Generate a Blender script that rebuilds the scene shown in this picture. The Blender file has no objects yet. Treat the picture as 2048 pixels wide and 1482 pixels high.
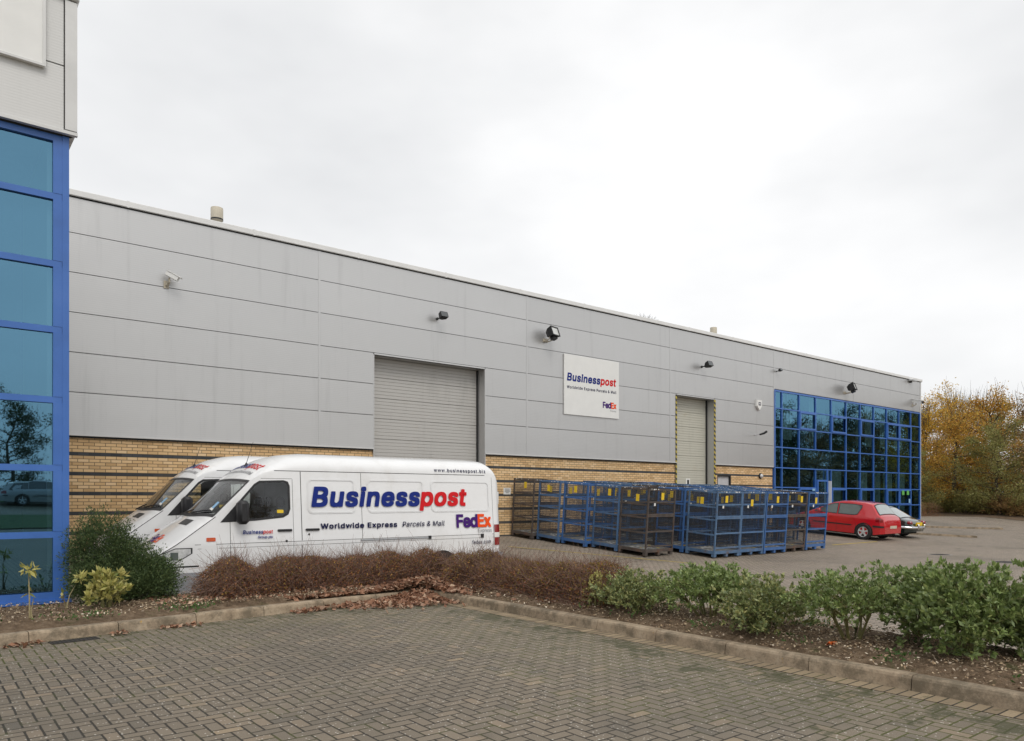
import bpy, math, random
import numpy as np
from mathutils import Vector, Matrix

random.seed(7)
R = math.radians
scene = bpy.context.scene
COL = scene.collection
CAMZ = 1.6

# ------------------------------------------------------------------ materials
def new_mat(name):
    m = bpy.data.materials.new(name)
    m.use_nodes = True
    nt = m.node_tree
    for n in list(nt.nodes):
        nt.nodes.remove(n)
    out = nt.nodes.new('ShaderNodeOutputMaterial')
    return m, nt, out

class NG:
    """small helper to write node maths"""
    def __init__(self, nt):
        self.nt = nt
    def node(self, t, **kw):
        n = self.nt.nodes.new(t)
        for k, v in kw.items():
            setattr(n, k, v)
        return n
    def link(self, a, b):
        self.nt.links.new(a, b)
    def m(self, op, a, b=None, c=None):
        n = self.nt.nodes.new('ShaderNodeMath')
        n.operation = op
        for i, v in enumerate((a, b, c)):
            if v is None:
                continue
            if isinstance(v, (int, float)):
                n.inputs[i].default_value = v
            else:
                self.nt.links.new(v, n.inputs[i])
        return n.outputs[0]
    def mix(self, fac, a, b):
        n = self.nt.nodes.new('ShaderNodeMix')
        n.data_type = 'RGBA'
        for sock, v in ((n.inputs[0], fac), (n.inputs[6], a), (n.inputs[7], b)):
            if isinstance(v, (int, float)):
                sock.default_value = v
            elif isinstance(v, tuple):
                sock.default_value = (v[0], v[1], v[2], 1)
            else:
                self.nt.links.new(v, sock)
        return n.outputs[2]
    def noise(self, vec, scale, detail=4, rough=0.55):
        n = self.nt.nodes.new('ShaderNodeTexNoise')
        n.inputs['Scale'].default_value = scale
        n.inputs['Detail'].default_value = detail
        n.inputs['Roughness'].default_value = rough
        if vec is not None:
            self.nt.links.new(vec, n.inputs['Vector'])
        return n.outputs[0]
    def ramp(self, fac, stops, interp='LINEAR'):
        n = self.nt.nodes.new('ShaderNodeValToRGB')
        n.color_ramp.interpolation = interp
        el = n.color_ramp.elements
        while len(el) < len(stops):
            el.new(0.5)
        for e, (p, c) in zip(el, stops):
            e.position = p
            e.color = (c[0], c[1], c[2], 1) if isinstance(c, tuple) else (c, c, c, 1)
        self.nt.links.new(fac, n.inputs[0])
        return n.outputs[0]
    def smooth(self, v, a, b):
        n = self.nt.nodes.new('ShaderNodeMapRange')
        n.interpolation_type = 'SMOOTHSTEP'
        self.nt.links.new(v, n.inputs[0])
        n.inputs[1].default_value = a
        n.inputs[2].default_value = b
        return n.outputs[0]

def simple(name, col, rough=0.6, metal=0.0, var=0.12, nscale=6.0, bump=0.0, bscale=40.0, spec=0.5, dirt=None, dirt_amt=0.4, dirt_scale=2.0, coat=0.0):
    m, nt, out = new_mat(name)
    g = NG(nt)
    b = g.node('ShaderNodeBsdfPrincipled')
    g.link(b.outputs[0], out.inputs[0])
    tc = g.node('ShaderNodeTexCoord').outputs['Object']
    n = g.noise(tc, nscale, 5)
    lo = tuple(max(0, c * (1 - var)) for c in col)
    hi = tuple(min(1, c * (1 + var)) for c in col)
    c = g.ramp(n, [(0.3, lo), (0.7, hi)])
    if dirt:
        dn = g.noise(tc, dirt_scale, 8, 0.7)
        f = g.m('MULTIPLY', g.smooth(dn, 0.5, 0.72), dirt_amt)
        c = g.mix(f, c, dirt)
    g.link(c, b.inputs['Base Color'])
    b.inputs['Roughness'].default_value = rough
    b.inputs['Metallic'].default_value = metal
    b.inputs['Specular IOR Level'].default_value = spec
    b.inputs['Coat Weight'].default_value = coat
    b.inputs['Coat Roughness'].default_value = 0.05
    if bump:
        bn = g.node('ShaderNodeBump')
        bn.inputs['Strength'].default_value = bump
        bn.inputs['Distance'].default_value = 0.01
        g.link(g.noise(tc, bscale, 4), bn.inputs['Height'])
        g.link(bn.outputs[0], b.inputs['Normal'])
    return m

def world_pos(g):
    geo = g.node('ShaderNodeNewGeometry')
    sep = g.node('ShaderNodeSeparateXYZ')
    g.link(geo.outputs['Position'], sep.inputs[0])
    return geo.outputs['Position'], sep.outputs[0], sep.outputs[1], sep.outputs[2]

def paving_mat():
    m, nt, out = new_mat('block_paving')
    g = NG(nt)
    b = g.node('ShaderNodeBsdfPrincipled')
    g.link(b.outputs[0], out.inputs[0])
    P, X, Y, Z = world_pos(g)
    W = 0.1
    wob = g.noise(P, 3.0, 2)
    u = g.m('ADD', g.m('DIVIDE', X, W), g.m('MULTIPLY', g.m('SUBTRACT', wob, 0.5), 0.12))
    v = g.m('ADD', g.m('DIVIDE', Y, W), g.m('MULTIPLY', g.m('SUBTRACT', wob, 0.5), -0.12))
    i = g.m('FLOOR', u); j = g.m('FLOOR', v)
    fx = g.m('SUBTRACT', u, i); fy = g.m('SUBTRACT', v, j)
    k = g.m('FLOORED_MODULO', g.m('SUBTRACT', i, j), 4.0)
    rx = g.m('SUBTRACT', 1.0, fx); ry = g.m('SUBTRACT', 1.0, fy)
    def is_(n):
        return g.m('COMPARE', k, float(n), 0.1)
    k0, k1, k2, k3 = is_(0), is_(1), is_(2), is_(3)
    # open edge inside a block: push its distance out of reach
    dl = g.m('ADD', fx, k1); dr = g.m('ADD', rx, k0)
    db = g.m('ADD', fy, k2); dt = g.m('ADD', ry, k3)
    d = g.m('MINIMUM', g.m('MINIMUM', dl, dr), g.m('MINIMUM', db, dt))
    idx = g.m('SUBTRACT', i, k1); idy = g.m('SUBTRACT', j, k2)
    comb = g.node('ShaderNodeCombineXYZ')
    g.link(idx, comb.inputs[0]); g.link(idy, comb.inputs[1]); g.link(g.m('ADD', k0, k1), comb.inputs[2])
    wn = g.node('ShaderNodeTexWhiteNoise'); wn.noise_dimensions = '3D'
    g.link(comb.outputs[0], wn.inputs['Vector'])
    rnd = wn.outputs[0]
    blk = g.ramp(rnd, [(0.0, (0.1, 0.085, 0.062)), (0.05, (0.14, 0.113, 0.078)), (0.45, (0.162, 0.13, 0.09)), (0.9, (0.182, 0.145, 0.1)), (1.0, (0.23, 0.172, 0.112))])
    yard = g.m('MAXIMUM', g.smooth(X, 7.0, 8.0), g.smooth(Y, 10.9, 11.7))
    blk = g.mix(yard, blk, g.ramp(rnd, [(0.0, (0.235, 0.19, 0.145)), (0.5, (0.275, 0.225, 0.175)), (1.0, (0.31, 0.25, 0.195))]))
    fine = g.noise(P, 160, 3, 0.7)
    blk = g.mix(g.smooth(fine, 0.35, 0.75), blk, g.mix(0.5, blk, (0.3, 0.26, 0.22)))
    # bay marker blocks
    def marker(x0):
        cx = math.floor(x0 / W)
        return g.m('MULTIPLY', g.m('MULTIPLY', g.m('COMPARE', idx, float(cx), 0.1), g.m('ADD', k0, k1)), g.m('LESS_THAN', Y, 9.6))
    mk = g.m('MAXIMUM', marker(1.66), marker(4.14))
    mk = g.m('MULTIPLY', mk, g.m('ADD', 0.2, g.m('MULTIPLY', rnd, 0.6)))
    blk = g.mix(mk, blk, (0.31, 0.235, 0.15))
    # white specks of grit
    vo = g.node('ShaderNodeTexVoronoi'); vo.inputs['Scale'].default_value = 34.0
    g.link(P, vo.inputs['Vector'])
    sp = g.m('LESS_THAN', vo.outputs['Distance'], g.m('MULTIPLY', g.noise(P, 31, 2), 0.42))
    sepc = g.node('ShaderNodeSeparateColor'); g.link(vo.outputs['Color'], sepc.inputs[0])
    sp = g.m('MULTIPLY', sp, g.m('GREATER_THAN', sepc.outputs[0], 0.6))
    blk = g.mix(g.m('MULTIPLY', sp, 0.8), blk, (0.62, 0.58, 0.52))
    # broad tone changes
    big = g.noise(P, 0.45, 5, 0.6)
    blk = g.mix(g.m('MULTIPLY', g.smooth(big, 0.45, 0.7), 0.45), blk, (0.1, 0.086, 0.066))
    mid = g.noise(P, 2.2, 6, 0.65)
    blk = g.mix(g.m('MULTIPLY', g.smooth(mid, 0.5, 0.75), 0.3), blk, (0.2, 0.17, 0.135))
    oil = g.m('MULTIPLY', g.smooth(g.noise(P, 1.1, 3, 0.5), 0.66, 0.74), 0.55)
    blk = g.mix(oil, blk, (0.06, 0.052, 0.042))
    # joints
    mossn = g.noise(P, 1.3, 6, 0.7)
    edge_r = g.m('MULTIPLY', g.smooth(X, 3.6, 6.4), g.m('LESS_THAN', X, 6.6))
    edge_b = g.m('MULTIPLY', g.smooth(Y, 7.6, 10.2), g.m('LESS_THAN', Y, 10.6))
    edge = g.m('MULTIPLY', g.m('MAXIMUM', edge_r, edge_b), g.m('LESS_THAN', X, 6.7))
    mossy = g.m('MULTIPLY', g.smooth(g.m('ADD', mossn, g.m('MULTIPLY', edge, 0.3)), 0.5, 0.68), 1.0)
    jcol = g.mix(mossy, (0.032, 0.026, 0.017), (0.066, 0.07, 0.012))
    jw = g.m('ADD', 0.045, g.m('MULTIPLY', g.noise(P, 14, 3), 0.075))
    jm = g.m('SUBTRACT', 1.0, g.smooth(g.m('DIVIDE', d, jw), 0.55, 1.25))
    col = g.mix(jm, blk, jcol)
    patch = g.m('MULTIPLY', g.smooth(g.m('ADD', g.noise(P, 2.4, 7, 0.7), g.m('MULTIPLY', edge, 0.2)), 0.69, 0.78), 0.75)
    patch = g.m('MULTIPLY', patch, g.m('GREATER_THAN', edge, 0.05))
    col = g.mix(patch, col, (0.05, 0.052, 0.02))
    g.link(col, b.inputs['Base Color'])
    b.inputs['Roughness'].default_value = 0.72
    b.inputs['Specular IOR Level'].default_value = 0.45
    bn = g.node('ShaderNodeBump')
    bn.inputs['Strength'].default_value = 0.6
    bn.inputs['Distance'].default_value = 0.006
    hgt = g.m('ADD', g.m('MULTIPLY', g.m('SUBTRACT', 1.0, jm), 1.0), g.m('ADD', g.m('MULTIPLY', fine, 0.35), g.m('MULTIPLY', rnd, 0.3)))
    g.link(hgt, bn.inputs['Height'])
    g.link(bn.outputs[0], b.inputs['Normal'])
    return m

def brick_mat():
    m, nt, out = new_mat('buff_brick')
    g = NG(nt)
    b = g.node('ShaderNodeBsdfPrincipled')
    g.link(b.outputs[0], out.inputs[0])
    P, X, Y, Z = world_pos(g)
    H = 0.076
    v = g.m('DIVIDE', g.m('SUBTRACT', Z, 0.79 - 0.038), H)
    j = g.m('FLOOR', v); fy = g.m('SUBTRACT', v, j)
    u = g.m('ADD', g.m('DIVIDE', X, 0.228), g.m('MULTIPLY', g.m('FLOORED_MODULO', j, 2.0), 0.5))
    i = g.m('FLOOR', u); fx = g.m('SUBTRACT', u, i)
    band = g.m('COMPARE', g.m('FLOORED_MODULO', j, 6.0), 0.0, 0.1)
    dx = g.m('MULTIPLY', g.m('MINIMUM', fx, g.m('SUBTRACT', 1.0, fx)), 0.228)
    dy = g.m('MULTIPLY', g.m('MINIMUM', fy, g.m('SUBTRACT', 1.0, fy)), H)
    d = g.m('MINIMUM', dx, dy)
    comb = g.node('ShaderNodeCombineXYZ'); g.link(i, comb.inputs[0]); g.link(j, comb.inputs[1])
    wn = g.node('ShaderNodeTexWhiteNoise'); g.link(comb.outputs[0], wn.inputs['Vector'])
    rnd = wn.outputs[0]
    bc = g.ramp(rnd, [(0, (0.54, 0.35, 0.17)), (0.3, (0.67, 0.45, 0.23)), (0.7, (0.74, 0.51, 0.27)), (1, (0.78, 0.57, 0.34))])
    fine = g.noise(P, 60, 4, 0.7)
    bc = g.mix(g.m('MULTIPLY', g.smooth(fine, 0.45, 0.75), 0.3), bc, (0.4, 0.26, 0.13))
    bc = g.mix(band, bc, g.mix(rnd, (0.035, 0.04, 0.045), (0.065, 0.07, 0.075)))
    mort = g.mix(band, (0.12, 0.085, 0.05), (0.04, 0.042, 0.042))
    jm = g.m('SUBTRACT', 1.0, g.smooth(d, 0.0035, 0.0085))
    col = g.mix(jm, bc, mort)
    big = g.noise(P, 0.7, 5)
    col = g.mix(g.m('MULTIPLY', g.smooth(big, 0.5, 0.75), 0.22), col, (0.26, 0.17, 0.09))
    g.link(col, b.inputs['Base Color'])
    b.inputs['Roughness'].default_value = 0.85
    bn = g.node('ShaderNodeBump'); bn.inputs['Strength'].default_value = 0.5; bn.inputs['Distance'].default_value = 0.006
    g.link(g.m('ADD', g.m('SUBTRACT', 1.0, jm), g.m('MULTIPLY', fine, 0.4)), bn.inputs['Height'])
    g.link(bn.outputs[0], b.inputs['Normal'])
    return m

def cladding_mat(name, col, metal=0.35, rough=0.42, streak=0.25, rib=20.0, ribs_s=0.05):
    m, nt, out = new_mat(name)
    g = NG(nt)
    b = g.node('ShaderNodeBsdfPrincipled')
    g.link(b.outputs[0], out.inputs[0])
    P, X, Y, Z = world_pos(g)
    isl = g.node('ShaderNodeNewGeometry').outputs['Random Per Island']
    c = g.ramp(isl, [(0, tuple(x * 0.975 for x in col)), (1, tuple(min(1, x * 1.02) for x in col))])
    mp = g.node('ShaderNodeMapping'); mp.inputs['Scale'].default_value = (2.2, 2.2, 0.12)
    g.link(P, mp.inputs[0])
    st = g.noise(mp.outputs[0], 2.0, 6, 0.65)
    c = g.mix(g.m('MULTIPLY', g.smooth(st, 0.52, 0.78), streak), c, tuple(x * 0.72 for x in col))
    n2 = g.noise(P, 1.1, 6, 0.6)
    c = g.mix(g.m('MULTIPLY', g.smooth(n2, 0.5, 0.75), 0.2), c, tuple(min(1, x * 1.1) for x in col))
    g.link(c, b.inputs['Base Color'])
    b.inputs['Metallic'].default_value = metal
    g.link(g.m('ADD', rough - 0.06, g.m('MULTIPLY', n2, 0.12)), b.inputs['Roughness'])
    # fine horizontal micro-ribs
    ribs = g.m('SINE', g.m('MULTIPLY', Z, 2 * math.pi * rib))
    bn = g.node('ShaderNodeBump'); bn.inputs['Strength'].default_value = ribs_s; bn.inputs['Distance'].default_value = 0.006
    g.link(g.m('ADD', ribs, g.m('MULTIPLY', g.noise(P, 2.5, 3), 1.2)), bn.inputs['Height'])
    b2 = g.node('ShaderNodeBump'); b2.inputs['Strength'].default_value = 0.25; b2.inputs['Distance'].default_value = 0.03
    g.link(g.noise(P, 0.8, 2), b2.inputs['Height']); g.link(bn.outputs[0], b2.inputs['Normal'])
    g.link(b2.outputs[0], b.inputs['Normal'])
    return m

def solar_glass(name, fac=0.62, gl=(0.165, 0.365, 0.53), tr=(0.48, 0.64, 0.66)):
    m, nt, out = new_mat(name)
    g = NG(nt)
    a = g.node('ShaderNodeBsdfTransparent'); a.inputs[0].default_value = (*tr, 1)
    c = g.node('ShaderNodeBsdfGlossy'); c.inputs[0].default_value = (*gl, 1); c.inputs['Roughness'].default_value = 0.012
    P, X, Y, Z = world_pos(g)
    bn = g.node('ShaderNodeBump'); bn.inputs['Strength'].default_value = 0.03; bn.inputs['Distance'].default_value = 0.02
    g.link(g.noise(P, 0.9, 2), bn.inputs['Height'])
    g.link(bn.outputs[0], c.inputs['Normal'])
    mx = g.node('ShaderNodeMixShader'); mx.inputs[0].default_value = fac
    g.link(a.outputs[0], mx.inputs[1]); g.link(c.outputs[0], mx.inputs[2])
    g.link(mx.outputs[0], out.inputs[0])
    return m

def clear_glass(name, tint=(0.7, 0.74, 0.72)):
    m, nt, out = new_mat(name)
    g = NG(nt)
    a = g.node('ShaderNodeBsdfTransparent'); a.inputs[0].default_value = (*tint, 1)
    c = g.node('ShaderNodeBsdfGlossy'); c.inputs[0].default_value = (0.95, 0.97, 1, 1); c.inputs['Roughness'].default_value = 0.01
    f = g.node('ShaderNodeFresnel'); f.inputs[0].default_value = 1.48
    tc = g.node('ShaderNodeTexCoord').outputs['Object']
    fac = g.m('MINIMUM', g.m('ADD', g.m('MULTIPLY', f.outputs[0], 1.05), g.m('MULTIPLY', g.noise(tc, 7, 4), 0.04)), 1.0)
    mx = g.node('ShaderNodeMixShader')
    g.link(fac, mx.inputs[0])
    g.link(a.outputs[0], mx.inputs[1]); g.link(c.outputs[0], mx.inputs[2])
    g.link(mx.outputs[0], out.inputs[0])
    return m

def leaf_mat(name, cols, rough=0.55, trans=0.25, spec=0.35):
    m, nt, out = new_mat(name)
    g = NG(nt)
    isl = g.node('ShaderNodeNewGeometry').outputs['Random Per Island']
    n = len(cols)
    c = g.ramp(isl, [(i / max(1, n - 1), cc) for i, cc in enumerate(cols)])
    b = g.node('ShaderNodeBsdfPrincipled')
    g.link(c, b.inputs['Base Color'])
    b.inputs['Roughness'].default_value = rough
    b.inputs['Specular IOR Level'].default_value = spec
    t = g.node('ShaderNodeBsdfTranslucent'); g.link(c, t.inputs[0])
    mx = g.node('ShaderNodeMixShader'); mx.inputs[0].default_value = trans
    g.link(b.outputs[0], mx.inputs[1]); g.link(t.outputs[0], mx.inputs[2])
    g.link(mx.outputs[0], out.inputs[0])
    return m

def soil_mat():
    m, nt, out = new_mat('soil')
    g = NG(nt)
    b = g.node('ShaderNodeBsdfPrincipled')
    g.link(b.outputs[0], out.inputs[0])
    P, X, Y, Z = world_pos(g)
    n = g.noise(P, 9, 8, 0.7)
    c = g.ramp(n, [(0.3, (0.085, 0.058, 0.038)), (0.5, (0.175, 0.123, 0.08)), (0.66, (0.25, 0.185, 0.125)), (0.8, (0.33, 0.25, 0.17))])
    gm = g.m('MULTIPLY', g.smooth(g.noise(P, 2.0, 6, 0.7), 0.55, 0.68), 0.6)
    c = g.mix(gm, c, (0.05, 0.07, 0.02))
    g.link(c, b.inputs['Base Color'])
    b.inputs['Roughness'].default_value = 0.95
    b.inputs['Specular IOR Level'].default_value = 0.15
    bn = g.node('ShaderNodeBump'); bn.inputs['Strength'].default_value = 1.0; bn.inputs['Distance'].default_value = 0.03
    g.link(g.noise(P, 22, 8, 0.7), bn.inputs['Height']); g.link(bn.outputs[0], b.inputs['Normal'])
    return m

def kerb_mat():
    m, nt, out = new_mat('kerb_concrete')
    g = NG(nt)
    b = g.node('ShaderNodeBsdfPrincipled')
    g.link(b.outputs[0], out.inputs[0])
    P, X, Y, Z = world_pos(g)
    n = g.noise(P, 5, 8, 0.7)
    isl = g.node('ShaderNodeNewGeometry').outputs['Random Per Island']
    c = g.ramp(n, [(0.3, (0.24, 0.18, 0.12)), (0.5, (0.37, 0.285, 0.195)), (0.72, (0.46, 0.37, 0.265))])
    c = g.mix(g.m('MULTIPLY', isl, 0.25), c, (0.2, 0.165, 0.125))
    stain = g.m('MULTIPLY', g.smooth(g.noise(P, 3.0, 8, 0.75), 0.42, 0.62), 0.7)
    c = g.mix(stain, c, (0.085, 0.07, 0.045))
    c = g.mix(g.m('MULTIPLY', g.smooth(g.noise(P, 26, 6, 0.75), 0.5, 0.68), 0.45), c, (0.11, 0.085, 0.055))
    li = g.smooth(g.noise(P, 13, 4, 0.6), 0.69, 0.75)
    li = g.m('MULTIPLY', li, g.smooth(g.noise(P, 1.4, 3), 0.48, 0.6))
    c = g.mix(li, c, (0.46, 0.27, 0.05))
    vo = g.node('ShaderNodeTexVoronoi'); vo.inputs['Scale'].default_value = 16.0
    g.link(P, vo.inputs['Vector'])
    sp = g.m('MULTIPLY', g.m('LESS_THAN', vo.outputs['Distance'], 0.13), g.smooth(g.noise(P, 1.7, 2), 0.5, 0.6))
    c = g.mix(g.m('MULTIPLY', sp, 0.55), c, (0.42, 0.4, 0.34))
    g.link(c, b.inputs['Base Color'])
    b.inputs['Roughness'].default_value = 0.9
    bn = g.node('ShaderNodeBump'); bn.inputs['Strength'].default_value = 0.5; bn.inputs['Distance'].default_value = 0.008
    g.link(g.noise(P, 60, 6, 0.7), bn.inputs['Height']); g.link(bn.outputs[0], b.inputs['Normal'])
    return m

def edge_block_mat():
    m, nt, out = new_mat('edge_blocks')
    g = NG(nt)
    b = g.node('ShaderNodeBsdfPrincipled')
    g.link(b.outputs[0], out.inputs[0])
    P, X, Y, Z = world_pos(g)
    v = g.m('DIVIDE', Y, 0.104)
    j = g.m('FLOOR', v); fy = g.m('SUBTRACT', v, j)
    d = g.m('MINIMUM', fy, g.m('SUBTRACT', 1.0, fy))
    wn = g.node('ShaderNodeTexWhiteNoise'); wn.noise_dimensions = '1D'; g.link(j, wn.inputs['W'])
    c = g.ramp(wn.outputs[0], [(0, (0.2, 0.15, 0.095)), (0.6, (0.28, 0.215, 0.135)), (1, (0.33, 0.25, 0.16))])
    c = g.mix(g.m('MULTIPLY', g.smooth(g.noise(P, 40, 5, 0.7), 0.45, 0.7), 0.4), c, (0.13, 0.105, 0.07))
    moss = g.smooth(g.noise(P, 2.0, 5, 0.7), 0.48, 0.62)
    jm = g.m('SUBTRACT', 1.0, g.smooth(d, 0.03, 0.11))
    c = g.mix(jm, c, g.mix(moss, (0.03, 0.026, 0.018), (0.06, 0.065, 0.015)))
    c = g.mix(g.m('MULTIPLY', g.smooth(g.noise(P, 3.1, 6, 0.7), 0.58, 0.7), 0.7), c, (0.06, 0.06, 0.025))
    g.link(c, b.inputs['Base Color'])
    b.inputs['Roughness'].default_value = 0.9
    return m

def hazard_mat():
    m, nt, out = new_mat('hazard_tape')
    g = NG(nt)
    b = g.node('ShaderNodeBsdfPrincipled')
    g.link(b.outputs[0], out.inputs[0])
    P, X, Y, Z = world_pos(g)
    w = g.m('ADD', g.m('DIVIDE', Z, 0.2), g.m('MULTIPLY', g.m('ADD', X, Y), 3.0))
    f = g.m('LESS_THAN', g.m('FRACT', w), 0.5)
    g.link(g.mix(f, (0.47, 0.37, 0.05), (0.03, 0.03, 0.03)), b.inputs['Base Color'])
    b.inputs['Roughness'].default_value = 0.6
    return m

def shutter_mat(name, col):
    m, nt, out = new_mat(name)
    g = NG(nt)
    b = g.node('ShaderNodeBsdfPrincipled')
    g.link(b.outputs[0], out.inputs[0])
    P, X, Y, Z = world_pos(g)
    mp = g.node('ShaderNodeMapping'); mp.inputs['Scale'].default_value = (1.4, 1.4, 0.25)
    g.link(P, mp.inputs[0])
    st = g.noise(mp.outputs[0], 2.2, 7, 0.7)
    c = g.mix(g.m('MULTIPLY', g.smooth(st, 0.5, 0.75), 0.4), col, tuple(x * 0.7 for x in col))
    c = g.mix(g.m('MULTIPLY', g.smooth(g.noise(P, 1.2, 6, 0.7), 0.55, 0.75), 0.35), c, (col[0] * 0.85, col[1] * 0.74, col[2] * 0.56))
    g.link(c, b.inputs['Base Color'])
    b.inputs['Roughness'].default_value = 0.5
    b.inputs['Metallic'].default_value = 0.1
    return m

M = {}
M['paving'] = paving_mat()
M['brick'] = brick_mat()
M['clad'] = cladding_mat('silver_cladding', (0.552, 0.552, 0.55), metal=0.7, rough=0.4, streak=0.42)
M['clad_white'] = cladding_mat('pale_cladding', (0.62, 0.62, 0.61), metal=0.05, rough=0.45, streak=0.3, rib=26.0, ribs_s=0.07)
M['trim'] = simple('pale_trim', (0.6, 0.6, 0.59), 0.4, 0.15, 0.06, 3)
M['eaves'] = simple('eaves_white', (0.72, 0.72, 0.71), 0.4, 0.05, 0.05, 3)
M['joint'] = simple('joint_grey', (0.07, 0.07, 0.07), 0.7, 0, 0.1)
M['dark_gap'] = simple('dark_gap', (0.02, 0.02, 0.02), 0.8, 0, 0.1)  # fills real gaps; also painted shadow lines at eaves and van bumper
M['solar'] = solar_glass('solar_glass')
M['blue_frame'] = simple('blue_frame', (0.05, 0.15, 0.46), 0.35, 0.0, 0.1, 2, dirt=(0.08, 0.17, 0.45), dirt_amt=0.3)
M['shutter'] = shutter_mat('grey_shutter', (0.47, 0.46, 0.44))
M['shutter2'] = shutter_mat('cream_shutter', (0.52, 0.51, 0.44))
M['hazard'] = hazard_mat()
M['soil'] = soil_mat()
M['kerb'] = kerb_mat()
M['edge'] = edge_block_mat()
M['white_paint'] = simple('van_white', (0.8, 0.805, 0.81), 0.22, 0, 0.02, 3, coat=0.6, dirt=(0.56, 0.53, 0.48), dirt_amt=0.3, dirt_scale=1.6)
M['black_plastic'] = simple('black_plastic', (0.018, 0.018, 0.02), 0.5, 0, 0.2, 20)
M['rubber'] = simple('rubber', (0.015, 0.015, 0.016), 0.75, 0, 0.2, 30)
M['glass'] = clear_glass('clear_glass')
M['dark_glass'] = simple('dark_glass', (0.02, 0.026, 0.026), 0.03, 0, 0.1, 3, spec=0.9, coat=1.0)
M['screen'] = simple('rear_screen', (0.3, 0.34, 0.335), 0.05, 0, 0.1, 3, spec=0.8, coat=1.0)  # pale base colour stands in for sky reflected in the rear glass
M['grey_glass'] = simple('grey_glass', (0.075, 0.1, 0.095), 0.03, 0, 0.1, 3, spec=0.9, coat=1.0)
M['navy'] = simple('navy_vinyl', (0.012, 0.028, 0.2), 0.55, 0, 0.05, spec=0.15)
M['navy_dark'] = simple('dark_navy_vinyl', (0.01, 0.012, 0.06), 0.55, 0, 0.05, spec=0.15)
M['red_vinyl'] = simple('red_vinyl', (0.62, 0.015, 0.02), 0.55, 0, 0.05, spec=0.15)
M['purple'] = simple('purple_vinyl', (0.06, 0.015, 0.16), 0.55, 0, 0.05, spec=0.15)
M['orange'] = simple('orange_vinyl', (0.85, 0.09, 0.012), 0.55, 0, 0.05, spec=0.15)
M['grey_vinyl'] = simple('grey_vinyl', (0.2, 0.2, 0.21), 0.4, 0, 0.05)
M['red_lens'] = simple('red_lens', (0.24, 0.006, 0.008), 0.12, 0, 0.1, coat=0.8)
M['amber'] = simple('amber_lens', (0.6, 0.09, 0.02), 0.15, 0, 0.1, coat=0.8)
M['chrome'] = simple('chrome', (0.75, 0.76, 0.78), 0.08, 1.0, 0.05)
M['silver'] = simple('silver_alloy', (0.55, 0.56, 0.57), 0.35, 0.15, 0.08)
M['bulkhead'] = simple('bulkhead', (0.5, 0.51, 0.52), 0.6, 0, 0.05)
M['seat'] = simple('seat_fabric', (0.05, 0.052, 0.06), 0.9, 0, 0.2, 30)
M['bumper_grey'] = simple('bumper_grey', (0.3, 0.31, 0.33), 0.6, 0, 0.1)
M['plate_white'] = simple('white_board', (0.76, 0.76, 0.74), 0.4, 0, 0.03, 3)
M['cream'] = simple('cream_metal', (0.55, 0.5, 0.4), 0.5, 0.0, 0.12, 5, dirt=(0.3, 0.24, 0.16), dirt_amt=0.5)
M['lamp_black'] = simple('lamp_black', (0.02, 0.021, 0.022), 0.45, 0.2, 0.2)
M['headlamp'] = simple('headlamp_glass', (0.72, 0.74, 0.75), 0.12, 0.3, 0.3, 14, coat=1.0)
M['lens'] = simple('lamp_lens', (0.55, 0.56, 0.54), 0.2, 0.0, 0.15, 8, coat=1.0)
M['blue_cage'] = simple('blue_cage_paint', (0.07, 0.145, 0.28), 0.5, 0, 0.25, 4, dirt=(0.1, 0.1, 0.11), dirt_amt=0.7, dirt_scale=3)
M['bright_cage'] = simple('bright_blue_paint', (0.05, 0.135, 0.34), 0.45, 0, 0.15, 4, dirt=(0.08, 0.11, 0.2), dirt_amt=0.4, dirt_scale=3)
M['worn_cage'] = simple('worn_blue_paint', (0.085, 0.16, 0.28), 0.6, 0, 0.3, 5, dirt=(0.12, 0.085, 0.065), dirt_amt=0.9, dirt_scale=2.6)
M['rust_cage'] = simple('rusty_paint', (0.085, 0.07, 0.062), 0.75, 0.1, 0.35, 5, dirt=(0.16, 0.075, 0.04), dirt_amt=0.8, dirt_scale=3)
M['wire'] = simple('dark_wire', (0.045, 0.045, 0.048), 0.6, 0.3, 0.3, 8)
M['wire_blue'] = simple('blue_wire', (0.042, 0.055, 0.085), 0.6, 0.1, 0.3, 8)
M['cage_deck'] = simple('cage_deck', (0.2, 0.2, 0.19), 0.8, 0, 0.4, 4, dirt=(0.4, 0.38, 0.34), dirt_amt=0.7, dirt_scale=5)
M['yellow_card'] = simple('yellow_card', (0.8, 0.55, 0.025), 0.6, 0, 0.08)
M['paper'] = simple('paper', (0.75, 0.75, 0.72), 0.7, 0, 0.08)
M['car_red'] = simple('red_car_paint', (0.5, 0.006, 0.014), 0.2, 0, 0.04, 2, coat=1.0)
M['car_green'] = simple('green_car_paint', (0.008, 0.022, 0.02), 0.15, 0, 0.05, 2, coat=1.0)
M['car_silver'] = simple('silver_car_paint', (0.36, 0.37, 0.38), 0.28, 0.5, 0.05, 2, coat=0.8)
M['bark'] = simple('bark', (0.075, 0.06, 0.042), 0.9, 0, 0.35, 6, 0.6, 20)
M['pale_stem'] = simple('pale_stem', (0.3, 0.25, 0.13), 0.7, 0, 0.25, 20)
M['stem_green'] = simple('olive_stem', (0.15, 0.14, 0.05), 0.7, 0, 0.25, 20)
M['twig'] = leaf_mat('twig', [(0.125, 0.07, 0.055), (0.2, 0.12, 0.09), (0.27, 0.18, 0.135), (0.155, 0.092, 0.072)], 0.8, 0.05, 0.1)
M['yellow_line'] = simple('yellow_line', (0.4, 0.3, 0.05), 0.8, 0, 0.35, 12, dirt=(0.14, 0.12, 0.1), dirt_amt=0.8, dirt_scale=6)
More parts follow.
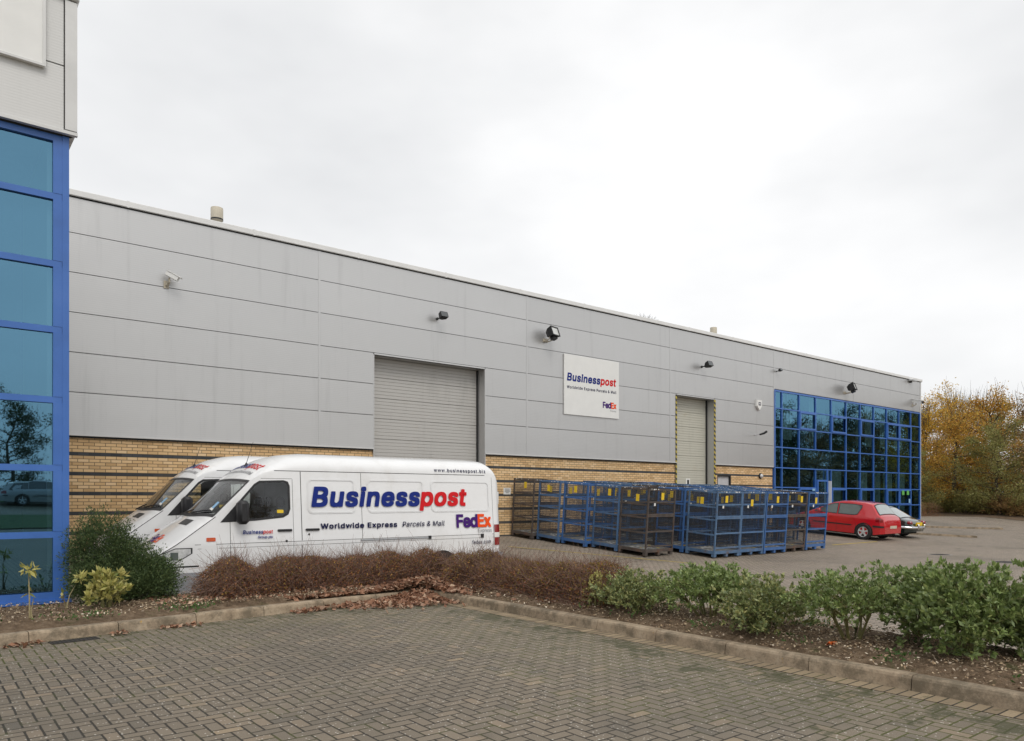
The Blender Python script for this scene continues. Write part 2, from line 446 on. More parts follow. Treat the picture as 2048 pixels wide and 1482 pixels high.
M['iron'] = simple('cast_iron', (0.04, 0.035, 0.03), 0.7, 0.3, 0.3, 12)
M['interior'] = simple('dark_interior', (0.08, 0.085, 0.085), 0.9, 0, 0.2)
M['curtain'] = simple('curtain', (0.62, 0.72, 0.7), 0.9, 0, 0.12)
M['grey_door'] = simple('grey_door', (0.48, 0.485, 0.5), 0.45, 0, 0.06)
M['roof'] = simple('grey_roof', (0.3, 0.3, 0.3), 0.6, 0.2, 0.1)
M['green_card'] = simple('green_card', (0.12, 0.42, 0.09), 0.6, 0, 0.05)
M['grass'] = simple('grass', (0.05, 0.085, 0.022), 0.95, 0, 0.4, 8, 0.8, 40)
M['litter'] = simple('leaf_mould', (0.13, 0.085, 0.05), 0.95, 0, 0.4, 3, 0.8, 12, dirt=(0.07, 0.075, 0.03), dirt_amt=0.6, dirt_scale=0.8)
M['concrete'] = simple('concrete', (0.3, 0.28, 0.25), 0.9, 0, 0.2, 4, 0.3, 30)
M['orange_litter'] = simple('orange_litter', (0.85, 0.16, 0.02), 0.5, 0, 0.1)
M['sticker'] = simple('blue_sticker', (0.25, 0.45, 0.65), 0.5, 0, 0.1)

# ------------------------------------------------------------------ mesh tools
class MB:
    def __init__(self):
        self.v = []; self.f = []; self.mi = []; self.mats = []; self.sm = []
    def midx(self, m):
        if m not in self.mats:
            self.mats.append(m)
        return self.mats.index(m)
    def add(self, verts, faces, m, smooth=False):
        o = len(self.v); k = self.midx(m)
        self.v.extend(verts)
        for f in faces:
            self.f.append(tuple(i + o for i in f)); self.mi.append(k); self.sm.append(smooth)
    def box(self, x0, x1, y0, y1, z0, z1, m):
        v = [(x0, y0, z0), (x1, y0, z0), (x1, y1, z0), (x0, y1, z0), (x0, y0, z1), (x1, y0, z1), (x1, y1, z1), (x0, y1, z1)]
        self.add(v, [(3, 2, 1, 0), (4, 5, 6, 7), (0, 1, 5, 4), (1, 2, 6, 5), (2, 3, 7, 6), (3, 0, 4, 7)], m)
    def cbox(self, x0, x1, y0, y1, z0, z1, m, c=0.01):
        """box with chamfered vertical edges and top"""
        ring = [(x0 + c, y0), (x1 - c, y0), (x1, y0 + c), (x1, y1 - c), (x1 - c, y1), (x0 + c, y1), (x0, y1 - c), (x0, y0 + c)]
        ins = [(min(max(x, x0 + c), x1 - c), min(max(y, y0 + c), y1 - c)) for x, y in ring]
        v = [(x, y, z0 + c) for x, y in ring] + [(x, y, z1 - c) for x, y in ring] + [(x, y, z1) for x, y in ins] + [(x, y, z0) for x, y in ins]
        f = []
        for i in range(8):
            j = (i + 1) % 8
            f.append((i, j, 8 + j, 8 + i)); f.append((8 + i, 8 + j, 16 + j, 16 + i)); f.append((24 + i, 24 + j, j, i))
        f.append(tuple(16 + i for i in range(8))); f.append(tuple(24 + 7 - i for i in range(8)))
        self.add(v, f, m)
    def obox(self, M4, sx, sy, sz, m):
        v = [M4 @ Vector((x * sx / 2, y * sy / 2, z * sz / 2)) for x, y, z in ((-1, -1, -1), (1, -1, -1), (1, 1, -1), (-1, 1, -1), (-1, -1, 1), (1, -1, 1), (1, 1, 1), (-1, 1, 1))]
        self.add([tuple(p) for p in v], [(3, 2, 1, 0), (4, 5, 6, 7), (0, 1, 5, 4), (1, 2, 6, 5), (2, 3, 7, 6), (3, 0, 4, 7)], m)
    def tube(self, pts, rads, m, n=6, cap=True):
        pts = [Vector(p) for p in pts]
        rings = []
        for i, p in enumerate(pts):
            a = pts[max(0, i - 1)]; b = pts[min(len(pts) - 1, i + 1)]
            d = (b - a)
            if d.length < 1e-9:
                d = Vector((0, 0, 1))
            d.normalize()
            up = Vector((0, 0, 1)) if abs(d.z) < 0.9 else Vector((1, 0, 0))
            s = d.cross(up).normalized(); t = s.cross(d)
            r = rads[i] if hasattr(rads, '__len__') else rads
            rings.append([p + s * (r * math.cos(2 * math.pi * k / n)) + t * (r * math.sin(2 * math.pi * k / n)) for k in range(n)])
        v = [tuple(q) for r in rings for q in r]
        f = []
        for i in range(len(rings) - 1):
            for k in range(n):
                k2 = (k + 1) % n
                f.append((i * n + k, i * n + k2, (i + 1) * n + k2, (i + 1) * n + k))
        if cap:
            f.append(tuple(range(n - 1, -1, -1))); f.append(tuple((len(rings) - 1) * n + k for k in range(n)))
        self.add(v, f, m, True)
    def lathe(self, prof, centre, axis, m, n=24):
        """prof: (radius, along) list; axis 'x','y' or 'z'"""
        v = []; f = []
        for r, a in prof:
            for k in range(n):
                c, s = r * math.cos(2 * math.pi * k / n), r * math.sin(2 * math.pi * k / n)
                p = {'x': (a, c, s), 'y': (c, a, s), 'z': (c, s, a)}[axis]
                v.append((p[0] + centre[0], p[1] + centre[1], p[2] + centre[2]))
        for i in range(len(prof) - 1):
            for k in range(n):
                k2 = (k + 1) % n
                f.append((i * n + k, i * n + k2, (i + 1) * n + k2, (i + 1) * n + k))
        self.add(v, f, m, True)
    def build(self, name, parent=None, world=False, sharp=None):
        me = bpy.data.meshes.new(name)
        v = self.v
        if world and parent is not None:
            L = parent.location
            v = [(a - L.x, b - L.y, c - L.z) for a, b, c in v]
        me.from_pydata([tuple(p) for p in v], [], self.f)
        for m in self.mats:
            me.materials.append(m)
        me.polygons.foreach_set('material_index', self.mi)
        me.polygons.foreach_set('use_smooth', self.sm)
        me.update()
        if any(self.sm):
            me.set_sharp_from_angle(angle=R(sharp or 40))
        o = bpy.data.objects.new(name, me)
        COL.objects.link(o)
        if parent is not None:
            o.parent = parent
        return o

def np_mesh(name, V, Q, mat, parent=None, smooth=False):
    """V (n,3), Q (m,k) arrays"""
    me = bpy.data.meshes.new(name)
    k = Q.shape[1]
    me.vertices.add(len(V)); me.vertices.foreach_set('co', V.astype(np.float32).ravel())
    me.loops.add(Q.size); me.loops.foreach_set('vertex_index', Q.astype(np.int32).ravel())
    me.polygons.add(len(Q)); me.polygons.foreach_set('loop_start', np.arange(0, Q.size, k, dtype=np.int32))
    me.polygons.foreach_set('loop_total', np.full(len(Q), k, dtype=np.int32))
    if smooth:
        me.polygons.foreach_set('use_smooth', np.ones(len(Q), dtype=bool))
    me.update(calc_edges=True)
    me.validate()
    me.materials.append(mat)
    o = bpy.data.objects.new(name, me)
    COL.objects.link(o)
    if parent is not None:
        o.parent = parent
    return o

def tag(o, label=None, cat=None, group=None, kind=None):
    if label: o['label'] = label
    if cat: o['category'] = cat
    if group: o['group'] = group
    if kind: o['kind'] = kind
    return o

def thing(name, label, cat, loc=(0, 0, 0), rz=0.0, group=None):
    o = bpy.data.objects.new(name, None)
    o.empty_display_size = 0.2
    COL.objects.link(o)
    o.location = loc; o.rotation_euler = (0, 0, rz)
    return tag(o, label, cat, group)

def kids(o):
    return [c for c in bpy.data.objects if c.parent == o]

def copy_tree(o, parent=None):
    c = o.copy(); COL.objects.link(c)
    c.parent = parent
    for ch in kids(o):
        copy_tree(ch, c)
    return c

# text -> 2-D mesh
try:
    FONT = bpy.data.fonts.load(bpy.utils.system_resource('DATAFILES') + '/fonts/Inter.woff2')
except Exception:
    FONT = None
def text2d(body, bold=0.0, shear=0.0, space=1.0):
    c = bpy.data.curves.new('txt', 'FONT')
    c.body = body
    if FONT: c.font = FONT
    c.offset = bold; c.shear = shear; c.space_character = space
    c.resolution_u = 4
    o = bpy.data.objects.new('txt', c)
    COL.objects.link(o)
    dg = bpy.context.evaluated_depsgraph_get()
    dg.update()
    me = bpy.data.meshes.new_from_object(o.evaluated_get(dg))
    V = np.array([v.co[:2] for v in me.vertices])
    F = [tuple(p.vertices) for p in me.polygons]
    bpy.data.objects.remove(o); bpy.data.curves.remove(c); bpy.data.meshes.remove(me)
    return V, F
CAPU = float(text2d('H')[0][:, 1].max())
def text_runs(runs, x0, x1, base, cap, bold=0.0, shear=0.0, space=1.0, gap=0.05):
    """runs: [(string, material)]; fitted to x0..x1 with cap height; returns [(V, F, mat)] with V in plane units"""
    parts = []; x = 0.0
    for s, m in runs:
        V, F = text2d(s, 0.0, 0.0, space)
        V = V.copy(); V[:, 0] += x - V[:, 0].min() + bold
        x = V[:, 0].max() + bold + gap
        # stroke thickened by copies shifted round a small circle, each a hair in front of the last
        sh = [(0.0, 0.0)]
        if bold > 0.004:
            sh += [(bold * dx, bold * dy) for dx, dy in ((1, 0), (-1, 0), (0, 1), (0, -1), (.9, .9), (-.9, .9), (-.9, -.9), (.9, -.9))]
        for i, (dx, dy) in enumerate(sh):
            parts.append((np.column_stack([V[:, 0] + dx + shear * V[:, 1], V[:, 1] + dy, np.full(len(V), i * 0.00025)]), F, m))
    W = x - gap
    capu = CAPU + 2 * bold
    W = max(V[:, 0].max() for V, F, m in parts) + gap
    for V, F, m in parts:
        V[:, 0] = x0 + V[:, 0] / W * (x1 - x0)
        V[:, 1] = base + (V[:, 1] + bold) / capu * cap
    return parts

# ------------------------------------------------------------------ terrain
def sstep(a, b, x):
    t = min(1, max(0, (x - a) / (b - a)))
    return t * t * (3 - 2 * t)
def yard_z(y):
    return -0.25 + max(0.0, min(y, 19.6) - 12.0) * 0.0763
def ground_z(x, y):
    t = max(sstep(7.1, 8.0, x), sstep(10.9, 11.7, y))
    if y < -13 or x < -30:
        t = 0
    # the bay where the vans stand is flatter, rising only close to the wall
    alt = -0.25 + max(0.0, min(y, 17.0) - 12.0) * 0.03 + max(0.0, min(y, 19.6) - 17.0) * 0.1654
    k = sstep(10.0, 13.0, x)
    z = t * (yard_z(y) * k + alt * (1 - k))
    z += 1.2 * min(1, max(0, (-17.5 - y) / 9.5))
    z += 1.0 * sstep(57, 70, x) + 5.0 * sstep(70, 100, x)  # tree bank, then an added hill that blocks the low sky behind
    return z
def build_ground():
    xs = sorted(set([-900, -400, -150, -60, -31, -20, -10, -4, 0, 3, 5] + [7.0 + 0.1 * i for i in range(12)] + list(range(9, 56, 3)) + [57, 59, 61, 64, 67, 70, 75, 80, 85, 90, 95, 100, 120, 300, 900]))
    ys = sorted(set([-900, -400, -150, -60, -40, -30] + list(range(-28, -17)) + [-17.5, -15, -14] + [-12.9, -8, -3, 2, 6, 9] + [10.8 + 0.1 * i for i in range(10)] + [12, 13, 15, 17, 19.6, 24, 40, 60, 120, 300, 900]))
    V = np.array([(x, y, ground_z(x, y)) for y in ys for x in xs])
    nx = len(xs)
    Q = np.array([(j * nx + i, j * nx + i + 1, (j + 1) * nx + i + 1, (j + 1) * nx + i) for j in range(len(ys) - 1) for i in range(nx - 1)])
    o = np_mesh('ground', V, Q, M['paving'])
    tag(o, kind='structure')
build_ground()

def sheet(name, pts, m, dz=0.004, n=1, kind='structure', mat2=None):
    """flat strip draped a few mm above the ground; pts = quad corners in plan"""
    a, b, c, d = [Vector(p) for p in pts]
    V = []; Q = []
    for j in range(n + 1):
        for (p, q) in ((a, d), (b, c)):
            r = p.lerp(q, j / n)
            V.append((r.x, r.y, ground_z(r.x, r.y) + dz))
    for j in range(n):
        Q.append((2 * j, 2 * j + 1, 2 * j + 3, 2 * j + 2))
    o = np_mesh(name, np.array(V), np.array(Q), m)
    tag(o, kind=kind)
    return o

# kerb corner geometry: left run along K0->K1, right run along K1->K2
K0 = Vector((-9.0, 8.65)); K1 = Vector((6.47, 10.36)); K2 = Vector((6.47, -6.0))
def kerbs():
    mb = MB()
    def run(p, q, side, name_len=0.915):
        d = (q - p); L = d.length; d = d.normalized()
        nrm = Vector((-d.y, d.x)) * side
        k = 0.0
        i = 0
        while k < L - 0.05:
            e = min(L, k + name_len)
            a = p + d * (k + 0.004); b = p + d * (e - 0.004)
            jit = random.uniform(-0.004, 0.004); top = 0.125 + random.uniform(-0.004, 0.004)
            # profile: battered face, rounded nose, flat top
            prof = [(0.0, -0.1), (0.0, 0.0), (0.012, top - 0.03), (0.022, top - 0.009), (0.042, top), (0.14, top), (0.145, -0.1)]
            v = []
            for c in (a, b):
                for o_, z in prof:
                    w = c + nrm * (o_ + jit)
                    v.append((w.x, w.y, z))
            n = len(prof)
            f = [(s, s + 1, n + s + 1, n + s) for s in range(n - 1)]
            f += [tuple(range(n - 1, -1, -1)), tuple(range(n, 2 * n))]
            mb.add(v, f, M['kerb'])
            k = e; i += 1
    run(K0, K1 + Vector((-0.25, -0.03)), 1)
    # short curved corner piece
    run(K1 + Vector((-0.25, -0.03)), K1 + Vector((-0.07, -0.07)), 1)
    run(K1 + Vector((-0.07, -0.07)), K1 + Vector((0.0, -0.25)), 1)
    run(K1 + Vector((0.0, -0.25)), K2, 1)
    # far side of the right bed and back of the left bed
    run(Vector((8.35, -6.0)), Vector((8.35, 11.75)), 1)
    run(Vector((8.35, 11.9)), Vector((1.8, 11.9)), 1)
    o = mb.build('kerb'); tag(o, kind='structure')
kerbs()
mbs = MB()
y = -6.0
sheet('edge_paving', [(6.25, -6.0), (6.46, -6.0), (6.46, 10.1), (6.25, 10.1)], M['edge'], 0.004, 1)

def soil_bed():
    rng = np.random.default_rng(3)
    def bed(name, fn, nu, nv):
        V = []; Q = []
        for j in range(nv + 1):
            for i in range(nu + 1):
                u, v = i / nu, j / nv
                x, y = fn(u, v)
                e = min(1, 5 * min(v, 1 - v) + 0.0)
                z = 0.095 + 0.1 * e + rng.normal(0, 0.012)
                V.append((x, y, z))
        for j in range(nv):
            for i in range(nu):
                Q.append((j * (nu + 1) + i, j * (nu + 1) + i + 1, (j + 1) * (nu + 1) + i + 1, (j + 1) * (nu + 1) + i))
        o = np_mesh(name, np.array(V), np.array(Q), M['soil'], smooth=True)
        tag(o, kind='structure')
    def left(u, v):
        x = -9 + u * (8.3 + 9)
        y0 = 8.65 + (x + 9) / 15.47 * 1.71 + 0.12
        if x > 6.5: y0 = 10.4
        y1 = 11.93
        return x, y0 + v * (y1 - y0)
    bed('soil', left, 150, 22)
    bed('soil', lambda u, v: (6.58 + v * 1.75, -6 + u * 16.45), 150, 20)
soil_bed()
sheet('yellow_line', [(13.75, 17.4), (13.83, 17.42), (16.68, 12.82), (16.6, 12.8)], M['yellow_line'], 0.004, 8)
sheet('yellow_line', [(26.0, 13.9), (26.0, 14.0), (29.4, 14.0), (29.4, 13.9)], M['yellow_line'], 0.004, 4)

# far kerbed islands on the right
def island(name, pts, h=0.11):
    mb = MB(); n = len(pts)
    base = [(x, y, ground_z(x, y) - 0.05) for x, y in pts]
    cx = sum(p[0] for p in pts) / n; cy = sum(p[1] for p in pts) / n
    top = [(x, y, ground_z(x, y) + h) for x, y in pts]
    inn = [(x + (cx - x) * 0.06, y + (cy - y) * 0.06, ground_z(x, y + (cy - y) * 0.06) + h) for x, y in pts]
    v = base + top + inn
    f = []
    for i in range(n):
        j = (i + 1) % n
        f.append((i, j, n + j, n + i)); f.append((n + i, n + j, 2 * n + j, 2 * n + i))
    mb.add(v, f, M['kerb'])
    mb.add(inn, [tuple(range(n))], M['paving'])
    o = mb.build(name); tag(o, kind='structure')
island('pavement', [(36.8, 13.06), (37.0, 13.3), (37.7, 15.6), (36.0, 17.0), (34.5, 17.0), (34.4, 15.4), (34.9, 14.9)], 0.09)
island('pavement', [(44.6, 14.6), (45.1, 15.0), (45.2, 17.0), (44.2, 18.6), (40.3, 19.2), (39.4, 17.2), (39.8, 16.7)], 0.09)
# manhole lids
def manhole(x, y, r, label):
    t = thing('manhole_cover', label, 'manhole', (x, y, ground_z(x, y)))
    mb = MB(); mb.lathe([(r + 0.06, 0.0), (r + 0.06, 0.005), (r, 0.006), (r, 0.003)], (0, 0, 0), 'z', M['concrete'], 24)
    mb.build('rim', t)
    mb = MB(); mb.lathe([(r, 0.003), (r, 0.007), (0.001, 0.007)], (0, 0, 0), 'z', M['iron'], 24)
    for k in range(-2, 3):
        mb.box(-r * 0.7, r * 0.7, k * r * 0.28 - 0.012, k * r * 0.28 + 0.012, 0.006, 0.012, M['iron'])
    mb.build('lid', t)
manhole(24.6, 7.9, 0.42, 'dark round manhole cover in the open yard near the shrubs')
manhole(26.2, 10.4, 0.3, 'small dark drain cover in the yard nearer the parked cars')
# drain grate in the parking bay
t = thing('drain_grate', 'slotted iron drain grate against the kerb by the office', 'drain', (1.42, 9.63, 0.0), R(6.3))
mb = MB()
for (a, b, c, d) in ((-0.24, 0.24, -0.09, -0.07), (-0.24, 0.24, 0.07, 0.09), (-0.24, -0.22, -0.07, 0.07), (0.22, 0.24, -0.07, 0.07)):
    mb.box(a, b, c, d, -0.02, 0.008, M['iron'])
mb.box(-0.22, 0.22, -0.07, 0.07, -0.02, 0.0045, M['dark_gap'])
mb.build('frame', t)
mb = MB()
for k in range(10):
    x = -0.2 + k * 0.044
    mb.box(x - 0.011, x + 0.011, -0.07, 0.07, -0.01, 0.0075, M['iron'])
mb.build('grille', t)

# ------------------------------------------------------------------ main warehouse
FY = 19.6
X_L, X_R = -14.0, 46.75
SEAMS = [-13.7, 1.35, 8.83, 16.33, 23.83, 31.25, 38.7]
ROWS = [3.05, 4.02, 4.93, 5.84, 6.75, 7.65, 8.46]
GZ0 = 6.62
DOOR1 = (10.5, 14.57); DOOR2 = (24.2, 26.75); DTOP = 5.79
wh = thing('warehouse', 'long silver-clad warehouse with buff brick base and blue glazed end', 'building', (16.0, FY, yard_z(FY)))

def subtract(a, b, holes):
    segs = [(a, b)]
    for h0, h1 in holes:
        nxt = []
        for s0, s1 in segs:
            if h1 <= s0 or h0 >= s1:
                nxt.append((s0, s1)); continue
            if h0 > s0: nxt.append((s0, h0))
            if h1 < s1: nxt.append((h1, s1))
        segs = nxt
    return [s for s in segs if s[1] - s[0] > 0.02]

def cladding():
    mb = MB()
    edges = SEAMS + [X_R - 0.12]
    G = 0.0085
    for e0, e1 in zip(edges[:-1], edges[1:]):
        rows = list(zip(ROWS[:-1], ROWS[1:]))
        if e0 > 31:
            rows = [(GZ0 + 0.05, ROWS[5]), (ROWS[5], ROWS[6])]
        for z0, z1 in rows:
            holes = []
            if z0 < DTOP - 0.2:
                holes = [(DOOR1[0], DOOR1[1]), (DOOR2[0], DOOR2[1])]
            for a, b in subtract(e0 + 0.03, e1 - 0.03, holes):
                mb.box(a, b, FY, FY + 0.05, z0 + G, z1 - G, M['clad'])
    mb.build('cladding', wh, True)
    # dark backing seen in the joints
    mb = MB()
    for a, b in subtract(X_L, 31.2, [DOOR1, DOOR2]):
        mb.box(a, b, FY + 0.035, FY + 0.12, 3.0, ROWS[3] - 0.05, M['joint'])
    mb.box(X_L, X_R - 0.1, FY + 0.035, FY + 0.12, ROWS[3] - 0.05 + 0.001, 8.5, M['dark_gap']) if False else None
    mb.box(X_L, 31.2, FY + 0.035, FY + 0.12, ROWS[3] - 0.049, 8.5, M['joint'])
    mb.box(31.2, X_R - 0.1, FY + 0.035, FY + 0.12, GZ0 + 0.04, 8.5, M['joint'])
    mb.build('backing', wh, True)
    # vertical joint trims
    for s in SEAMS:
        mb = MB(); z0 = 3.05 if s < 31 else GZ0 + 0.05
        if abs(s - 31.25) < 0.1: z0 = 3.05
        mb.box(s - 0.032, s + 0.032, FY - 0.006, FY + 0.034, z0, 8.46, M['clad']); mb.build('joint_trim', wh, True)
    mb = MB(); mb.box(X_R - 0.12, X_R, FY - 0.01, FY + 0.3, 0.2, 8.5, M['trim'])
    mb.build('corner_trim', wh, True)
    mb = MB()
    for a, b in subtract(X_L, 31.2, [DOOR1, DOOR2]):
        mb.box(a, b, FY - 0.03, FY + 0.034, 3.025, 3.058, M['trim'])
        mb.box(a, b, FY + 0.0, FY + 0.034, 2.985, 3.024, M['dark_gap'])
    mb.build('drip_flashing', wh, True)
    # eaves capping with lap joints
    mb = MB()
    x = X_L
    while x < X_R:
        e = min(X_R + 0.03, x + 3.0)
        mb.cbox(x + 0.002, e - 0.002, FY - 0.06, FY + 0.35, 8.48, 8.63, M['eaves'], 0.015)
        mb.box(e - 0.03, e + 0.02, FY - 0.064, FY + 0.1, 8.476, 8.634, M['eaves'])
        x = e
    mb.box(X_L, X_R, FY - 0.03, FY + 0.033, 8.462, 8.4755, M['dark_gap'])  # dark strip painted in as the shadow line below the capping
    mb.build('eaves_capping', wh, True)
    mb = MB()
    mb.add([(X_L, FY + 0.3, 8.6), (X_R, FY + 0.3, 8.6), (X_R, 40, 10.6), (X_L, 40, 10.6), (X_L, 60, 8.6), (X_R, 60, 8.6)], [(0, 1, 2, 3), (3, 2, 5, 4)], M['roof'])
    mb.build('roof', wh, True)
    mb = MB()
    mb.box(X_L, X_L + 0.2, FY + 0.2, 60, 0, 8.55, M['clad']); mb.box(X_R - 0.2, X_R - 0.001, FY + 0.31, 60, 0, 8.55, M['clad'])
    mb.box(X_L + 0.2, X_R - 0.2, 59.8, 60, 0, 8.55, M['clad'])
    mb.build('side_wall', wh, True)
cladding()

def brickwork():
    mb = MB()
    for a, b in subtract(X_L, 31.2, [DOOR1, DOOR2, (27.0, 28.0)]):
        mb.box(a, b, FY + 0.05, FY + 0.4, 0.1, 2.984, M['brick'])
    mb.box(27.0, 28.0, FY + 0.05, FY + 0.4, 2.6, 2.984, M['brick'])
    mb.build('brick_wall', wh, True)
brickwork()

def shutter(x0, x1, mat, name, tape):
    d = MB()
    z = yard_z(FY)
    sec = 0.61; zz = z; yb = FY + 0.42
    # sectional door: ribbed panels
    while zz < DTOP:
        top = min(zz + sec, DTOP)
        n = 6
        for r in range(n):
            a = zz + (top - zz) * r / n; b = zz + (top - zz) * (r + 1) / n
            last = r == n - 1
            d.add([(x0, yb, a), (x1, yb, a), (x1, yb, b - 0.022), (x0, yb, b - 0.022), (x1, yb + (0.03 if last else 0.012), b - 0.012), (x0, yb + (0.03 if last else 0.012), b - 0.012), (x1, yb, b), (x0, yb, b)],
                  [(0, 1, 2, 3), (3, 2, 4, 5), (5, 4, 6, 7)], mat)
        zz = top
    p = d.build(name, wh, True)
    f = MB()
    f.box(x0 - 0.0, x0 + 0.03, FY - 0.004, FY + 0.415, z, DTOP, M['clad'])
    f.box(x1 - 0.03, x1, FY - 0.004, FY + 0.415, z, DTOP, M['clad'])
    f.box(x0 + 0.03, x1 - 0.03, FY - 0.004, FY + 0.5, DTOP + 0.001, DTOP + 0.045, M['clad'])
    f.box(x1 - 0.07, x1 - 0.031, FY + 0.36, FY + 0.415, z, DTOP, M['dark_gap'])
    f.build('door_frame', p) if False else f.build('door_frame', wh, True)
    if tape:
        t_ = MB()
        t_.box(x0 - 0.04, x0 + 0.045, FY - 0.012, FY - 0.005, z, DTOP, M['hazard'])
        t_.box(x1 - 0.05, x1 + 0.065, FY - 0.012, FY - 0.005, z, DTOP, M['hazard'])
        t_.build('hazard_strip', wh, True)
        s = MB()
        s.box(25.35, 25.62, yb - 0.012, yb - 0.003, 2.1, 2.42, M['paper']); s.box(25.42, 25.55, yb - 0.015, yb - 0.0125, 2.17, 2.36, M['black_plastic'])
        s.build('door_sticker', wh, True)
    return p
shutter(*DOOR1, M['shutter'], 'roller_door', False)
shutter(*DOOR2, M['shutter2'], 'roller_door', True)

def ped_door():
    mb = MB(); z = yard_z(FY)
    mb.box(27.06, 27.94, FY + 0.14, FY + 0.18, z, 2.54, M['grey_door'])
    p = mb.build('door', wh, True)
    f = MB()
    f.box(27.0, 27.06, FY + 0.06, FY + 0.2, z, 2.6, M['blue_frame']) if False else f.box(27.0, 27.06, FY + 0.06, FY + 0.2, z, 2.6, M['dark_gap'])
    f.box(27.94, 28.0, FY + 0.06, FY + 0.2, z, 2.6, M['dark_gap'])
    f.box(27.06, 27.94, FY + 0.06, FY + 0.2, 2.54, 2.6, M['dark_gap'])
    f.build('door_frame', wh, True)
    h = MB(); h.tube([(27.8, FY + 0.1, 1.35), (27.68, FY + 0.1, 1.35)], 0.012, M['chrome']); h.tube([(27.8, FY + 0.14, 1.35), (27.8, FY + 0.1, 1.35)], 0.012, M['chrome'])
    h.build('handle', wh, True)
ped_door()

# glazed end: mullions, transoms, panes, opening windows
TR = [0.33, 1.2, 2.1, 3.02, 3.98, 4.9, 5.79, 6.6]
MU = [31.3] + [31.9 + 1.497 * k for k in range(10)] + [46.6]
def glazing_wall(par, mu, tr, gy, merged=(), open_cells=(), door_cell=None, fw=0.052, base=None):
    fr = MB(); gl = MB()
    rng = random.Random(5)
    z0, z1 = tr[0], tr[-1]
    for i, z in enumerate(tr):
        h = fw * (1.5 if i in (0, len(tr) - 1) else 1.0)
        fr.box(mu[0] - fw / 2, mu[-1] + fw / 2, gy - 0.045, gy + 0.06, z - h / 2, z + h / 2, M['blue_frame'])
    for i, x in enumerate(mu):
        for j in range(len(tr) - 1):
            if (i, j) in merged: continue
            w = fw * (1.5 if i in (0, len(mu) - 1) else 1.0)
            fr.box(x - w / 2, x + w / 2, gy - 0.05, gy + 0.059, tr[j] + fw / 2 + 0.001, tr[j + 1] - fw / 2 - 0.001, M['blue_frame'])
    done = set()
    for j in range(len(tr) - 1):
        i = 0
        while i < len(mu) - 1:
            k = i + 1
            while (k, j) in merged: k += 1
            t0, t1 = rng.uniform(-0.004, 0.004), rng.uniform(-0.004, 0.004)
            gl.add([(mu[i], gy + t0, tr[j]), (mu[k], gy + t1, tr[j]), (mu[k], gy + t1 + 0.003 * rng.uniform(-1, 1), tr[j + 1]), (mu[i], gy + t0 + 0.003 * rng.uniform(-1, 1), tr[j + 1])], [(0, 1, 2, 3)], M['solar'])
            i = k
    fr.build('glazing_frame', par, True)
    gl.build('glazing', par, True)
    for i, j in open_cells:
        a, b, c, d = mu[i] + fw / 2 - 0.01, mu[i + 1] - fw / 2 + 0.01, tr[j] + fw / 2 - 0.01, tr[j + 1] - fw / 2 + 0.01
        w = 0.085
        o = MB()
        y0, y1 = gy - 0.085, gy - 0.047
        o.box(a, a + w, y0, y1, c, d, M['blue_frame']); o.box(b - w, b, y0, y1, c, d, M['blue_frame'])
        o.box(a + w, b - w, y0, y1, c, c + w, M['blue_frame']); o.box(a + w, b - w, y0, y1, d - w, d, M['blue_frame'])
        o.build('window_sash', par, True)
glazing_wall(wh, MU, TR, FY + 0.02, merged={(3, 3), (4, 3)}, open_cells=[(2, 5), (4, 5), (6, 5), (8, 5), (9, 5), (2, 1), (4, 1), (6, 1), (8, 1), (9, 1)])
def entrance():
    mb = MB(); z = yard_z(FY); a, b = 34.93, 35.95
    y0, y1 = FY - 0.1, FY - 0.03
    for x0, x1, c, d in ((a, a + 0.09, z, 2.5), (b - 0.09, b, z, 3.0), (a + 0.09, b - 0.09, 2.42, 2.5), (a + 0.09, b - 0.09, z, z + 0.15)):
        mb.box(x0, x1, y0, y1, c, d, M['blue_frame'])
    p = mb.build('door', wh, True)
    m2 = MB(); m2.box(b + 0.01, b + 0.05, FY - 0.24, FY - 0.1, z + 0.05, 2.45, M['plate_white'])
    m2.build('open_door_leaf', wh, True)
    g = MB(); g.add([(a + 0.09, FY - 0.06, z + 0.15), (b - 0.09, FY - 0.06, z + 0.15), (b - 0.09, FY - 0.06, 2.42), (a + 0.09, FY - 0.06, 2.42)], [(0, 1, 2, 3)], M['solar'])
    g.build('door_pane', wh, True)
entrance()
